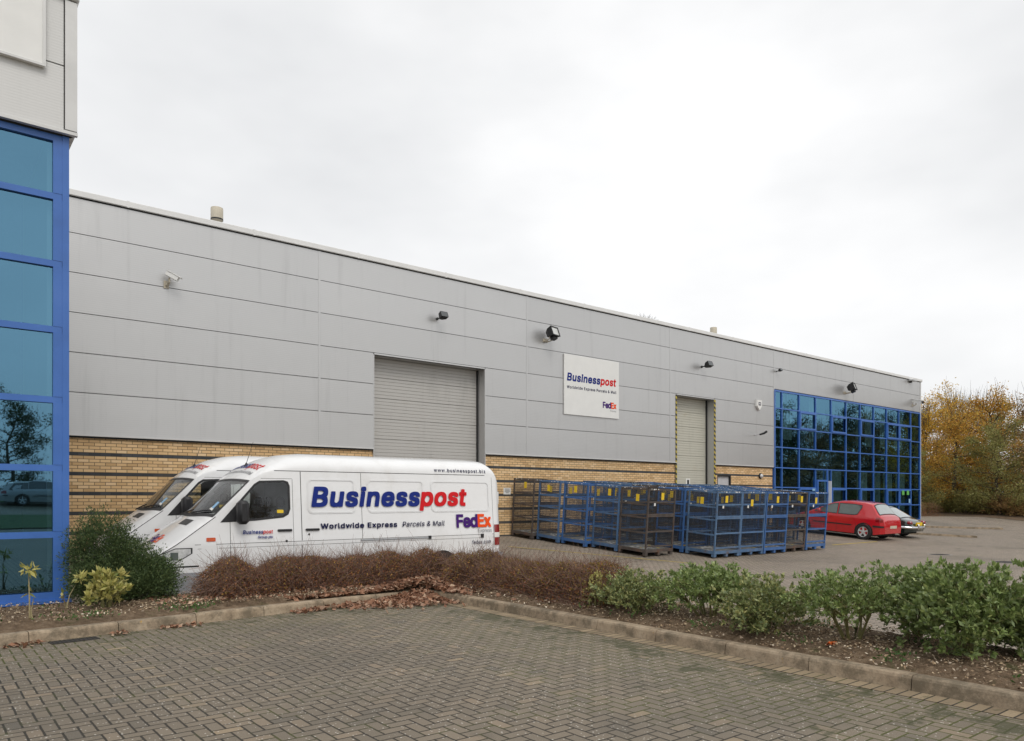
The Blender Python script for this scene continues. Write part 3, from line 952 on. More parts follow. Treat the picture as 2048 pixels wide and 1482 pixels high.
def interior():
    mb = MB(); z = yard_z(FY)
    mb.box(31.25, 46.6, FY + 0.15, FY + 6, z - 0.1, z + 0.02, M['interior'])
    mb.box(31.25, 46.6, FY + 0.3, FY + 6, 3.3, 3.6, M['interior'])
    mb.box(31.25, 46.6, FY + 0.13, FY + 6, 6.68, 6.8, M['interior'])
    mb.box(31.25, 46.6, FY + 6, FY + 6.1, z, 6.68, M['interior'])
    mb.box(31.21, 31.25, FY + 0.13, FY + 6, z, 6.68, M['interior']); mb.box(46.53, 46.56, FY + 0.31, FY + 6, z, 6.68, M['interior'])
    mb.build('interior', wh, True)
    c = MB(); rng = random.Random(9)
    def curtain(x0, x1, za, zb):
        n = 40; v = []
        for i in range(n + 1):
            x = x0 + (x1 - x0) * i / n
            yy = FY + 0.28 + 0.03 * math.sin(i * 1.9) + rng.uniform(-0.006, 0.006)
            v += [(x, yy, za), (x + 0.02 * math.sin(i), yy, zb)]
        c.add(v, [(2 * i, 2 * i + 2, 2 * i + 3, 2 * i + 1) for i in range(n)], M['curtain'], True)
    for x0, x1 in ((36.0, 36.8), (36.9, 37.9), (39.6, 40.7), (41.6, 42.2), (42.6, 43.6), (44.1, 45.2)):
        curtain(x0, x1, 0.5, 3.0)
    for x0, x1 in ((32.2, 33.2), (34.8, 35.3), (39.5, 40.0), (40.5, 41.2), (42.2, 43.1), (43.9, 44.9)):
        curtain(x0, x1, 4.4, 6.55)
    c.build('curtain', wh, True)
    s = MB()
    for x in (44.15, 44.75):
        s.box(x, x + 0.28, FY - 0.07, FY - 0.062, 1.78, 2.03, M['green_card'])
    s.box(45.0, 45.2, FY - 0.07, FY - 0.062, 1.32, 1.55, M['sticker'])
    s.box(34.5, 34.75, FY - 0.07, FY - 0.062, 1.95, 2.06, M['sticker'])
    s.build('window_sticker', wh, True)
interior()

# ------------------------------------------------------------------ neighbouring office
OY = 11.94; OX = 1.69
off = thing('office_building', 'corner of blue glazed office with pale cladding above', 'building', (OX - 3, OY, 0.1))
def office():
    tr = [0.24, 1.1, 2.01, 2.94, 3.9, 4.8, 5.72, 6.54]
    mu = [-10.4 + 1.5 * k for k in range(8)] + [1.58]
    mu = [0.03 - 1.5 * k for k in range(6, -1, -1)] + [1.565]
    glazing_wall(off, mu, tr, OY, fw=0.085)
    mb = MB()
    mb.box(1.61, 1.69, OY - 0.055, OY + 0.12, 0.2, 6.58, M['blue_frame'])
    mb.box(1.575, 1.612, OY - 0.03, OY + 0.1, 0.2, 6.58, M['blue_frame'])
    mb.box(-9.2, 1.72, OY - 0.1, OY - 0.046, 0.17, 0.215, M['blue_frame'])
    mb.box(-9.2, 1.7, OY - 0.06, OY - 0.0461, 0.2155, 0.32, M['blue_frame'])
    mb.build('corner_post', off, True)
    mb = MB(); mb.box(-9.2, 1.66, OY - 0.03, OY + 0.2, -0.1, 0.168, M['concrete']); mb.build('base_wall', off, True)
    # pale cladding above the glass
    mb = MB(); y0 = OY - 0.12
    zs = [6.62, 7.5, 8.42]
    for z0, z1 in zip(zs[:-1], zs[1:]):
        mb.box(-9.2, 1.615, y0, y0 + 0.04, z0 + 0.01, z1 - 0.01, M['clad_white'])
    mb.build('cladding', off, True)
    mb = MB()
    mb.box(1.63, 1.775, y0 - 0.025, OY + 2.0, 6.635, 8.4, M['trim'])
    mb.box(-9.2, 1.78, y0 - 0.03, y0 + 0.035, 6.575, 6.618, M['trim'])
    mb.cbox(-9.2, 1.8, y0 - 0.06, OY + 4, 8.415, 8.56, M['trim'], 0.02)
    mb.build('corner_trim', off, True)
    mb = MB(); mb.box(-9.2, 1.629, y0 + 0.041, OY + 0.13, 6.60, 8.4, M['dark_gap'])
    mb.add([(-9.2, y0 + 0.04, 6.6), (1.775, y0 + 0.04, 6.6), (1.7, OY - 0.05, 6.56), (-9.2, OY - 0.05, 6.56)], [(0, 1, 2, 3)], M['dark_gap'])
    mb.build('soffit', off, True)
    mb = MB()
    mb.box(1.45, 1.68, OY + 0.12, OY + 6.4, 0, 6.6, M['clad']); mb.box(-9.2, -9.0, OY + 0.12, OY + 6.4, 0, 8.3, M['clad'])
    mb.box(-9.0, 1.45, OY + 6.2, OY + 6.4, 0, 8.3, M['clad']); mb.box(-9.0, 1.45, OY + 0.2, OY + 6.2, 6.6, 6.75, M['interior'])
    mb.box(-9.0, 1.449, OY + 3, OY + 3.1, 0, 6.59, M['interior'])
    mb.box(-9.0, 1.574, OY + 0.131, OY + 6.4, 8.2, 8.3, M['roof'])
    mb.build('side_wall', off, True)
office()
t = thing('sign_board', 'blank pale board fixed to the office cladding above the glass', 'sign board', (0.2, OY - 0.12, 7.38))
mb = MB(); mb.cbox(-2.6, 1.19, -0.06, -0.005, 0.0, 2.2, M['plate_white'], 0.008); mb.build('panel', t)
mb = MB()
mb.box(-2.6, 1.2, -0.075, -0.061, 0.0, 0.03, M['trim']); mb.box(1.165, 1.2, -0.075, -0.061, 0.031, 2.2, M['trim'])
mb.build('frame', t)
mb = MB(); mb.lathe([(0.02, -0.07), (0.02, -0.06)], (0.77, 0, 0.78), 'y', M['lamp_black'], 10); mb.add([(0.75, -0.07, 0.76), (0.79, -0.07, 0.76), (0.79, -0.07, 0.8), (0.75, -0.07, 0.8)], [(0, 1, 2, 3)], M['lamp_black'])
mb.build('bolt', t)

# ------------------------------------------------------------------ fittings on the warehouse
def put_text(mb, parts, f):
    for V, F, m in parts:
        pts = []
        for a, b, e in V:
            p = f(a, b); pts.append((p[0], p[1] - e, p[2]))
        mb.add(pts, F, m)

def main_sign():
    t = thing('wall_sign', 'square white company sign with blue and red lettering on cladding', 'sign', (19.4, FY, 4.57))
    mb = MB(); mb.cbox(-1.4, 1.4, -0.05, -0.008, 0, 2.14, M['plate_white'], 0.006); mb.build('panel', t)
    mb = MB()
    f = lambda a, b: (a - 19.4, -0.0525, b - 4.57)
    mb = MB(); put_text(mb, text_runs([('Business', M['navy']), ('post', M['red_vinyl'])], 18.13, 20.66, 5.77, 0.29, 0.03, 0.14, 1.06, gap=0.04), f); mb.build('lettering', t)
    mb = MB(); put_text(mb, text_runs([('Worldwide Express Parcels & Mail', M['navy_dark'])], 18.13, 20.66, 5.5, 0.105, 0.02, 0, 1.15), f); mb.build('lettering', t)
    mb = MB(); put_text(mb, text_runs([('Fed', M['purple']), ('Ex', M['orange'])], 19.93, 20.65, 4.93, 0.235, 0.035, 0, 0.95, gap=-0.01), f); mb.build('lettering', t)
    mb = MB(); put_text(mb, text_runs([('Express', M['grey_vinyl'])], 20.33, 20.65, 4.82, 0.065, 0.0, 0), f); mb.build('lettering', t)
main_sign()

def notice():
    t = thing('notice_sign', 'small white notice on the brick wall beside the van', 'notice', (15.5, FY + 0.05, 1.72))
    mb = MB(); mb.box(-0.15, 0.15, -0.012, -0.002, 0, 0.22, M['paper']); mb.build('panel', t)
    mb = MB()
    for k, w in enumerate((0.22, 0.2, 0.22, 0.12)):
        mb.box(-w / 2, w / 2, -0.015, -0.0125, 0.17 - k * 0.042, 0.19 - k * 0.042, M['grey_vinyl'])
    mb.build('lettering', t)
notice()

def floodlight(x, z, label, s=1.0):
    t = thing('floodlight', label, 'floodlight', (x, FY, z))
    mb = MB()
    mb.box(-0.14 * s, 0.14 * s, -0.03, -0.008, -0.16 * s, 0.0, M['cream'])
    mb.tube([(-0.12 * s, -0.03, -0.13 * s), (-0.12 * s, -0.42 * s, -0.1 * s), (-0.12 * s, -0.45 * s, 0.02)], 0.018, M['cream'])
    mb.tube([(0.12 * s, -0.03, -0.13 * s), (0.12 * s, -0.42 * s, -0.1 * s), (0.12 * s, -0.45 * s, 0.02)], 0.018, M['cream'])
    mb.build('bracket', t)
    A = Matrix.Translation((0.04, -0.4 * s, 0.2 * s)) @ Matrix.Rotation(R(14), 4, 'Z') @ Matrix.Rotation(R(-20), 4, 'X')
    mb = MB()
    # wedge-shaped body: wide front, narrow back
    v = []
    for yy, hx, hz in ((-0.2, 0.29, 0.22), (0.02, 0.27, 0.2), (0.2, 0.16, 0.12)):
        for a, b in ((-1, -1), (1, -1), (1, 1), (-1, 1)):
            v.append(tuple(A @ Vector((a * hx * s, yy * s, b * hz * s))))
    fc = [(8, 9, 10, 11)]
    for i in range(2):
        for k in range(4):
            k2 = (k + 1) % 4
            fc.append((i * 4 + k, i * 4 + k2, i * 4 + 4 + k2, i * 4 + 4 + k))
    mb.add(v, fc, M['lamp_black'])
    for a, b, c, d in ((-0.3, 0.3, 0.19, 0.23), (-0.3, 0.3, -0.23, -0.19)):
        mb.obox(A @ Matrix.Translation((0, -0.21 * s, (c + d) / 2 * s)), 0.6 * s, 0.05 * s, 0.04 * s, M['lamp_black'])
    for a in (-0.28, 0.28):
        mb.obox(A @ Matrix.Translation((a * s, -0.21 * s, 0)), 0.04 * s, 0.05 * s, 0.379 * s, M['lamp_black'])
    mb.obox(A @ Matrix.Translation((0, -0.02, -0.27 * s)), 0.3 * s, 0.22 * s, 0.12 * s, M['lamp_black'])
    mb.build('housing', t)
    mb = MB(); mb.add([tuple(A @ Vector((a * 0.26 * s, -0.205 * s, b * 0.19 * s))) for a, b in ((-1, -1), (1, -1), (1, 1), (-1, 1))], [(0, 1, 2, 3)], M['lens'])
    mb.build('lens', t)
floodlight(17.15, 7.12, 'large black floodlight on cream bracket above the white sign', 0.74)
floodlight(37.75, 7.12, 'large floodlight on the cladding above the blue glazed end', 0.85)

def small_lamp(x, z, label, s=1.0):
    t = thing('wall_lamp', label, 'wall lamp', (x, FY, z))
    mb = MB(); mb.lathe([(0.05 * s, -0.005), (0.05 * s, -0.04), (0.025 * s, -0.05), (0.025 * s, -0.2 * s)], (0, 0, 0), 'y', M['lamp_black'], 12)
    mb.build('bracket', t)
    A = Matrix.Translation((0.03, -0.3 * s, 0.03)) @ Matrix.Rotation(R(-25), 4, 'X')
    mb = MB(); v = []
    for yy, h in ((-0.16, 0.15), (0.0, 0.14), (0.13, 0.06)):
        for a, b in ((-1, -.7), (1, -.7), (1, .7), (-1, .7)):
            v.append(tuple(A @ Vector((a * h * s, yy * s, b * h * s))))
    fc = [(8, 9, 10, 11)]
    for i in range(2):
        for k in range(4):
            k2 = (k + 1) % 4; fc.append((i * 4 + k, i * 4 + k2, i * 4 + 4 + k2, i * 4 + 4 + k))
    mb.add(v, fc, M['lamp_black']); mb.build('housing', t)
    mb = MB(); mb.add([tuple(A @ Vector((a * 0.14 * s, -0.155 * s, b * 0.1 * s))) for a, b in ((-1, -1), (1, -1), (1, 1), (-1, 1))], [(0, 1, 2, 3)], M['dark_glass'])
    mb.build('lens', t)
small_lamp(12.7, 7.15, 'small black wall lamp above the wide grey roller door', 0.85)
small_lamp(25.85, 7.1, 'small black wall lamp above the narrow striped door')
small_lamp(31.45, 7.5, 'tiny black lamp at the upper corner beside the glazing', 0.55)

def camera_box(x, z, label, yaw, tilt, L=0.42, s=1.0):
    t = thing('security_camera', label, 'cctv camera', (x, FY, z))
    mb = MB()
    mb.box(-0.06, 0.06, -0.025, -0.006, -0.2, -0.02, M['cream'])
    mb.tube([(0, -0.02, -0.12), (0.01, -0.12, -0.14), (0.02, -0.2, -0.08), (0.02, -0.2, 0.02)], [0.03, 0.028, 0.026, 0.024], M['cream'], 8)
    mb.build('bracket', t)
    A = Matrix.Translation((0.02, -0.2, 0.1)) @ Matrix.Rotation(yaw, 4, 'Z') @ Matrix.Rotation(tilt, 4, 'Y')
    mb = MB()
    mb.obox(A @ Matrix.Translation((L * 0.22, 0, 0)), L * s, 0.13 * s, 0.12 * s, M['plate_white'])
    mb.build('housing', t)
    mb = MB()
    mb.obox(A @ Matrix.Translation((L * 0.3, 0, 0.075 * s)), L * 1.2 * s, 0.16 * s, 0.02, M['plate_white']); mb.build('sun_hood', t)
    mb = MB(); mb.obox(A @ Matrix.Translation((L * 0.725 * s + 0.003, 0, 0)), 0.01, 0.09 * s, 0.08 * s, M['black_plastic']); mb.build('lens', t)
camera_box(4.85, 6.92, 'white boxy security camera on the cladding above the vans', R(-28), R(28), 0.36, .85)
camera_box(45.6, 7.12, 'white security camera at the far top corner over the glazing', R(-100), R(15), 0.4, 1.5)
def alarm():
    t = thing('alarm_box', 'white alarm box with dark badge on the cladding left of the glazing', 'alarm', (29.95, FY, 5.55))
    mb = MB()
    pr = [(-0.2, 0.5), (0.2, 0.5), (0.2, 0.2), (0.0, 0.0), (-0.2, 0.2)]
    v = [(a, -0.005, b) for a, b in pr] + [(a * 0.9, -0.1, b * 0.92 + 0.02) for a, b in pr]
    mb.add(v, [tuple(range(5, 10))] + [(i, (i + 1) % 5, 5 + (i + 1) % 5, 5 + i) for i in range(5)], M['plate_white']); mb.build('case', t)
    mb = MB(); mb.box(-0.09, 0.09, -0.106, -0.101, 0.24, 0.38, M['navy_dark']); mb.box(-0.05, 0.05, -0.109, -0.1065, 0.28, 0.34, M['paper']); mb.build('badge', t)
alarm()
def arm_lamp():
    t = thing('wall_spotlight', 'slim black spotlight on a short arm between narrow door and glazing', 'spotlight', (29.7, FY, 4.45))
    mb = MB(); mb.tube([(0, -0.005, 0), (0.02, -0.12, 0.0), (0.05, -0.25, 0.01)], [0.03, 0.02, 0.02], M['silver'], 8); mb.build('arm', t)
    mb = MB(); mb.tube([(0.05, -0.22, 0.0), (0.12, -0.4, 0.05), (0.2, -0.5, 0.14)], [0.035, 0.05, 0.05], M['lamp_black'], 8); mb.build('head', t)
arm_lamp()
def bulkhead_lamp():
    t = thing('bulkhead_lamp', 'round grey bulkhead lamp on the dark brick band', 'lamp', (30.2, FY + 0.05, 2.6))
    mb = MB(); mb.lathe([(0.13, -0.005), (0.13, -0.05), (0.1, -0.08)], (0, 0, 0), 'y', M['lamp_black'], 16); mb.build('rim', t)
    mb = MB(); mb.lathe([(0.1, -0.08), (0.08, -0.12), (0.04, -0.14), (0.001, -0.145)], (0, 0, 0), 'y', M['silver'], 16); mb.build('lens', t)
bulkhead_lamp()
def eaves_cam():
    t = thing('eaves_bracket', 'small grey bracket fixed under the far roof edge', 'bracket', (45.3, FY, 8.38))
    mb = MB(); mb.box(-0.25, 0.3, -0.3, -0.02, 0.0, 0.07, M['silver']); mb.box(-0.05, 0.05, -0.1, -0.0065, -0.09, -0.001, M['lamp_black'])
    mb.build('plate', t)
eaves_cam()
def flue(x, y, z0, z1, r, label):
    t = thing('roof_flue', label, 'flue', (x, y, z0))
    h = z1 - z0
    mb = MB(); mb.lathe([(r * 0.5, 0), (r * 0.5, h * 0.6), (r * 0.62, h * 0.6), (r * 0.62, h * 0.63), (r * 0.5, h * 0.64), (r * 0.5, h * 0.8)], (0, 0, 0), 'z', M['cream'], 18); mb.build('pipe', t)
    mb = MB(); mb.lathe([(r * 0.5, h * 0.62), (r * 0.97, h * 0.66), (r, h * 0.68), (r, h * 0.98), (r * 0.97, h), (0.001, h)], (0, 0, 0), 'z', M['cream'], 22)
    mb.lathe([(r * 1.01, h * 0.66), (r * 1.01, h * 0.7)], (0, 0, 0), 'z', M['lamp_black'], 22)
    mb.build('cowl', t)
flue(6.8, 22.0, 8.85, 9.88, 0.17, 'cream capped flue above the roof edge over the vans')
flue(31.3, 23.0, 8.95, 10.12, 0.17, 'small capped flue on the roof beyond the white sign')

# ------------------------------------------------------------------ vehicle lofts
class Loft:
    def __init__(self, L, stations, zt, zs, wm, tum, ne, me, zb, half):
        self.L = L; self.st = stations; self.half = half
        I = lambda tab: (lambda x, a=[p[0] for p in tab], b=[p[1] for p in tab]: float(np.interp(x, a, b)))
        self.zt, self.zs, self.wm, self.tum, self.ne, self.me, self.zb = map(I, (zt, zs, wm, tum, ne, me, zb))
    def W(self, s, z):
        return self.wm(s) * self.tum(z)
    def side(self, s, z, off=0.0, far=False):
        w = self.W(s, z) + off
        return (s, self.half + w if far else self.half - w, z)
    def top(self, s, v, off=0.0):
        zs, zt = self.zs(s), self.zt(s)
        w = self.W(s, zs)
        n, m = self.ne(s), self.me(s)
        z = zs + (zt - zs) * (max(0.0, 1 - abs(v) ** n)) ** (1 / m)
        return (s, self.half + v * w, z + off)
    def topn(self, s, v, off):
        """offset along an approximate normal"""
        e = 0.01
        a = Vector(self.top(s - e, v)); b = Vector(self.top(s + e, v))
        v0, v1 = max(-0.999, v - e), min(0.999, v + e)
        c = Vector(self.top(s, v0)); d = Vector(self.top(s, v1))
        n = (b - a).cross(d - c)
        if n.z < 0: n = -n
        n.normalize()
        return tuple(Vector(self.top(s, v)) + n * off)
    def body(self, mb, m, nz=26, nv=30, hole=None, zlev=None):
        rows = []; info = []
        for s in self.st:
            zb, zs = self.zb(s), self.zs(s)
            r = []; q = []
            for k in range(nz + 1):
                z = zb + (zs - zb) * k / nz
                r.append(self.side(s, z)); q.append(('n', s, z))
            for k in range(1, nv):
                v = -math.cos(math.pi * k / nv)
                r.append(self.top(s, v)); q.append(('t', s, v))
            for k in range(nz, -1, -1):
                z = zb + (zs - zb) * k / nz
                r.append(self.side(s, z, far=True)); q.append(('f', s, z))
            rows.append(r); info.append(q)
        n = len(rows[0]); v = [p for r in rows for p in r]; f = []
        for i in range(len(rows) - 1):
            for k in range(n - 1):
                if hole:
                    q0, q1 = info[i][k], info[i + 1][k + 1]
                    kind = q0[0] if q0[0] == q1[0] else ('t' if 't' in (q0[0], q1[0]) else q0[0])
                    if q0[0] == q1[0] and hole(kind, (q0[1] + q1[1]) / 2, (q0[2] + q1[2] + info[i][k + 1][2] + info[i + 1][k][2]) / 4):
                        continue
                f.append((i * n + k, (i + 1) * n + k, (i + 1) * n + k + 1, i * n + k + 1))
        f.append(tuple(range(n))); f.append(tuple((len(rows) - 1) * n + k for k in range(n - 1, -1, -1)))
        # underside
        for i in range(len(rows) - 1):
            f.append((i * n, i * n + n - 1, (i + 1) * n + n - 1, (i + 1) * n))
        mb.add(v, f, m, True)
    def spoly(self, mb, poly, m, off, far=False):
        v = [self.side(a, b, off, far) for a, b in poly]
        f = tuple(range(len(v)))
        ar = sum(poly[i - 1][0] * poly[i][1] - poly[i][0] * poly[i - 1][1] for i in range(len(poly)))
        mb.add(v, [f if (ar > 0) != far else f[::-1]], m)
    def sring(self, mb, inner, outer, m, off, far=False):
        n = len(inner)
        v = [self.side(a, b, off, far) for a, b in inner] + [self.side(a, b, off, far) for a, b in outer]
        mb.add(v, [(i, (i + 1) % n, n + (i + 1) % n, n + i) for i in range(n)], m)
    def sgrid(self, mb, s0, s1, zlo, zhi, m, off, far=False, n=12, k=6):
        v = []
        for i in range(n + 1):
            s = s0 + (s1 - s0) * i / n
            for j in range(k + 1):
                v.append(self.side(s, zlo(s) + (zhi(s) - zlo(s)) * j / k, off, far))
        mb.add(v, [(i * (k + 1) + j, (i + 1) * (k + 1) + j, (i + 1) * (k + 1) + j + 1, i * (k + 1) + j + 1) for i in range(n) for j in range(k)], m, True)
    def tgrid(self, mb, sb, stp, v0, v1, m, off, n=20, k=14):
        V = []
        for i in range(n + 1):
            v = v0 + (v1 - v0) * i / n
            for j in range(k + 1):
                s = sb(v) + (stp(v) - sb(v)) * j / k
                V.append(self.topn(s, v, off))
        mb.add(V, [(i * (k + 1) + j, i * (k + 1) + j + 1, (i + 1) * (k + 1) + j + 1, (i + 1) * (k + 1) + j) for i in range(n) for j in range(k)], m, True)

def inflate(poly, d):
    n = len(poly); out = []
    area = sum(poly[i][0] * poly[(i + 1) % n][1] - poly[(i + 1) % n][0] * poly[i][1] for i in range(n))
    sg = 1 if area > 0 else -1
    for i in range(n):
        p0, p1, p2 = Vector(poly[i - 1]), Vector(poly[i]), Vector(poly[(i + 1) % n])
        a = (p1 - p0).normalized(); b = (p2 - p1).normalized()
        n1 = Vector((a.y, -a.x)) * sg; n2 = Vector((b.y, -b.x)) * sg
        k = n1 + n2
        k = k / max(0.3, k.dot(n1))
        out.append((p1.x + k.x * d, p1.y + k.y * d))
    return out
def inside(poly, x, y):
    c = False; n = len(poly)
    for i in range(n):
        x0, y0 = poly[i]; x1, y1 = poly[(i + 1) % n]
        if (y0 > y) != (y1 > y) and x < (x1 - x0) * (y - y0) / (y1 - y0) + x0:
            c = not c
    return c
def rrect(x0, z0, x1, z1, r, n=5):
    out = []
    for cx, cz, a0 in ((x1 - r, z0 + r, -90), (x1 - r, z1 - r, 0), (x0 + r, z1 - r, 90), (x0 + r, z0 + r, 180)):
        for k in range(n + 1):
            a = R(a0 + 90 * k / n)
            out.append((cx + r * math.cos(a), cz + r * math.sin(a)))
    return out

def wheel(par, s, y, r, w, out_sign, spokes=5, alloy=True):
    """out_sign -1: outer face towards -y"""
    o = out_sign
    mb = MB()
    mb.lathe([(r * 0.62, o * w * 0.5), (r * 0.68, o * w * 0.54), (r * 0.93, o * w * 0.52), (r, o * w * 0.36), (r, -o * w * 0.36), (r * 0.93, -o * w * 0.5), (r * 0.6, -o * w * 0.5)], (s, y, r), 'y', M['rubber'], 32)
    t = mb.build('wheel', par)
    mb = MB()
    mb.lathe([(r * 0.64, o * w * 0.52), (r * 0.6, o * w * 0.5), (r * 0.57, o * w * 0.3)], (s, y, r), 'y', M['silver'], 32)
    mb.lathe([(r * 0.58, o * w * 0.22), (0.001, o * w * 0.22)], (s, y, r), 'y', M['lamp_black'], 32)
    for k in range(spokes):
        a = 2 * math.pi * (k + 0.25) / spokes
        d = Vector((math.cos(a), 0, math.sin(a))); q = Vector((-math.sin(a), 0, math.cos(a)))
        c = Vector((s, y + o * w * 0.46, r))
        v = []
        for rr, hw, yy in ((0.1, 0.13, 0.0), (0.35, 0.085, 0.0), (0.62, 0.13, 0.01)):
            for sg in (-1, 1):
                p = c + d * (rr * r) + q * (sg * hw * r); p.y += o * yy
                v.append(tuple(p))
        v2 = [(p[0], p[1] - o * 0.03, p[2]) for p in v]
        mb.add(v + v2, [(0, 2, 3, 1), (2, 4, 5, 3), (0, 6, 8, 2), (2, 8, 10, 4), (1, 3, 9, 7), (3, 5, 11, 9)], M['silver'])
    mb.lathe([(r * 0.17, o * w * 0.48), (r * 0.15, o * w * 0.52), (0.001, o * w * 0.53)], (s, y, r), 'y', M['silver'], 16)
    mb.build('rim', t)

def mkstations(fine, coarse):
    st = []
    for a, b, d in fine + coarse:
        n = max(1, int(round((b - a) / d)))
        st += [a + (b - a) * i / n for i in range(n)]
    st.append((fine + coarse)[-1][1])
    return sorted(set(round(x, 4) for x in st))

def build_van():
    L = 6.7
    lf = Loft(L, mkstations([(0, 0.14, 0.014), (0.14, 0.8, 0.04), (0.8, 2.3, 0.014)], [(2.3, 6.3, 0.16), (6.3, 6.7, 0.03)]),
        zt=[(0, .68), (.02, .82), (.05, .93), (.09, 1.0), (.14, 1.045), (.3, 1.15), (.55, 1.32), (.82, 1.50), (1.49, 2.165), (1.62, 2.27), (1.78, 2.385), (2.05, 2.51), (2.3, 2.58), (2.6, 2.615), (6.2, 2.62), (6.45, 2.6), (6.58, 2.52), (6.66, 2.38), (6.7, 2.22)],
        zs=[(0, .6), (.05, .84), (.09, .9), (.14, .94), (.39, 1.10), (.98, 1.53), (1.6, 2.14), (1.72, 2.22), (1.9, 2.265), (2.2, 2.28), (6.5, 2.29), (6.62, 2.24), (6.7, 2.1)],
        wm=[(0, .58), (.03, .7), (.08, .79), (.14, .845), (.25, .9), (.5, .942), (.9, .965), (6.4, .965), (6.55, .955), (6.65, .93), (6.7, .89)],
        tum=[(0, .97), (.35, .985), (.6, 1), (1.08, 1), (2.28, .905), (2.6, .88)],
        ne=[(0, 2.4), (.8, 2.2), (1.5, 2.1), (2.3, 2.8)], me=[(0, 1.8), (.7, 1.5), (.95, 1.05), (1.45, 1.05), (2.3, 2.3)],
        zb=[(0, .32), (6.7, .34)], half=0.965)
    t = thing('delivery_van', 'white high-roof delivery van with blue and red lettering along its full side', 'van', (2.78, 12.2, ground_z(5, 12.3) + 0.02), 0, 'white delivery vans')
    WIN = [(1.10, 1.455), (1.62, 2.035), (1.70, 2.085), (2.10, 2.10), (2.165, 2.08), (2.19, 2.02), (2.19, 1.64), (2.16, 1.56), (2.08, 1.515), (1.6, 1.47)]
    sb = lambda v: 0.865 + 0.115 * v * v
    stp = lambda v: 1.455 + 0.085 * v * v
    def hole(kind, s, q):
        if kind in ('n', 'f'):
            return inside(WIN, s, q)
        return abs(q) < 0.935 and sb(q) < s < stp(q)
    mb = MB(); lf.body(mb, M['white_paint'], 44, 44, hole)
    body = mb.build('body', t, sharp=32)
    # glazing
    mb = MB()
    lf.tgrid(mb, lambda v: sb(v) - 0.01, lambda v: stp(v) + 0.01, -0.945, 0.945, M['glass'], 0.003)
    ws = mb.build('windscreen', t)
    mb = MB()
    lf.tgrid(mb, lambda v: sb(v) - 0.03, lambda v: sb(v) + 0.022, -0.965, 0.965, M['black_plastic'], 0.006, 24, 2)
    lf.tgrid(mb, lambda v: stp(v) - 0.02, lambda v: stp(v) + 0.018, -0.965, 0.965, M['black_plastic'], 0.006, 24, 2)
    for sg in (-1, 1):
        lf.tgrid(mb, sb, stp, sg * 0.915, sg * 0.965, M['black_plastic'], 0.006, 2, 14)
    mb.build('seal', ws)
    for far in (False, True):
        mb = MB(); lf.spoly(mb, WIN, M['glass'], 0.002, far); w = mb.build('side_window', t)
        mb = MB(); lf.sring(mb, inflate(WIN, -0.016), inflate(WIN, 0.022), M['black_plastic'], 0.005, far)
        lf.spoly(mb, [(1.98, 1.555), (2.0, 1.557), (2.0, 2.09), (1.98, 2.09)], M['black_plastic'], 0.004, far) if False else None
        lf.spoly(mb, [(1.40, 1.465), (1.425, 1.465), (1.425, 1.83), (1.40, 1.80)], M['black_plastic'], 0.004, far)
        mb.build('seal', w)
        if not far:
            mb = MB(); lf.spoly(mb, rrect(1.98, 1.57, 2.09, 1.625, 0.01), M['yellow_card'], 0.006); mb.build('sticker', w)
    mb = MB(); V = []
    lf.tgrid(mb, lambda v: 1.02, lambda v: 1.13, -0.72, -0.62, M['sticker'], 0.005, 2, 3)
    lf.tgrid(mb, lambda v: 1.0, lambda v: 1.03, -0.74, -0.6, M['paper'], 0.0055, 2, 2)
    mb.build('tax_disc', t)
    # interior
    mb = MB(); yc = 0.965
    mb.box(2.42, 2.46, 0.12, 1.81, 0.5, 2.2, M['bulkhead'])
    mb.build('bulkhead', t)
    mb = MB(); mb.cbox(0.78, 1.28, 0.14, 1.79, 0.9, 1.36, M['black_plastic'], 0.06); mb.cbox(1.0, 1.2, 0.2, 0.65, 1.36, 1.46, M['black_plastic'], 0.04); mb.build('dashboard', t)
    for yy in (0.25, 0.95, 1.3):
        mb = MB(); mb.cbox(1.72, 2.2, yy, yy + 0.45, 0.8, 1.05, M['seat'], 0.05)
        mb.cbox(2.12, 2.28, yy, yy + 0.45, 1.05, 1.62, M['seat'], 0.05); mb.cbox(2.16, 2.26, yy + 0.1, yy + 0.35, 1.66, 1.84, M['seat'], 0.04)
        mb.build('seat', t)
    mb = MB(); mb.box(0.7, 2.4, 0.12, 1.81, 0.45, 0.55, M['interior']); mb.build('cab_floor', t)
    mb = MB()
    v = []
    for k in range(20):
        a = 2 * math.pi * k / 20
        v.append((1.42 + 0.1 * math.sin(a), 0.45 + 0.19 * math.cos(a) + 0.0, 1.42 + 0.17 * math.sin(a)))
    mb.tube(v + [v[0]], 0.014, M['black_plastic'], 6, False); mb.build('steering_wheel', t)
    # lines and seams on the body side
    mb = MB()
    def vline(s, z0, z1, w=0.008, far=False):
        n = 10
        for i in range(n):
            a = z0 + (z1 - z0) * i / n; b = z0 + (z1 - z0) * (i + 1) / n
            lf.spoly(mb, [(s, a), (s + w, a), (s + w, b), (s, b)], M['dark_gap'], 0.0015, far)
    def hline(z, s0, s1, w=0.008, m=None, off=0.0015, dz=0.0):
        n = 16
        for i in range(n):
            a = s0 + (s1 - s0) * i / n; b = s0 + (s1 - s0) * (i + 1) / n
            za, zb_ = z + dz * i / n, z + dz * (i + 1) / n
            lf.spoly(mb, [(a, za), (b, zb_), (b, zb_ + w), (a, za + w)], m or M['dark_gap'], off)
    vline(1.2, 0.38, 1.46); vline(2.255, 0.4, 2.14, 0.006); vline(2.40, 0.36, 2.27, 0.012); vline(3.54, 0.36, 2.27)
    vline(6.5, 0.55, 2.24, 0.006)
    hline(2.145, 1.72, 2.255, 0.005)
    hline(2.275, 1.95, 6.6, 0.011)
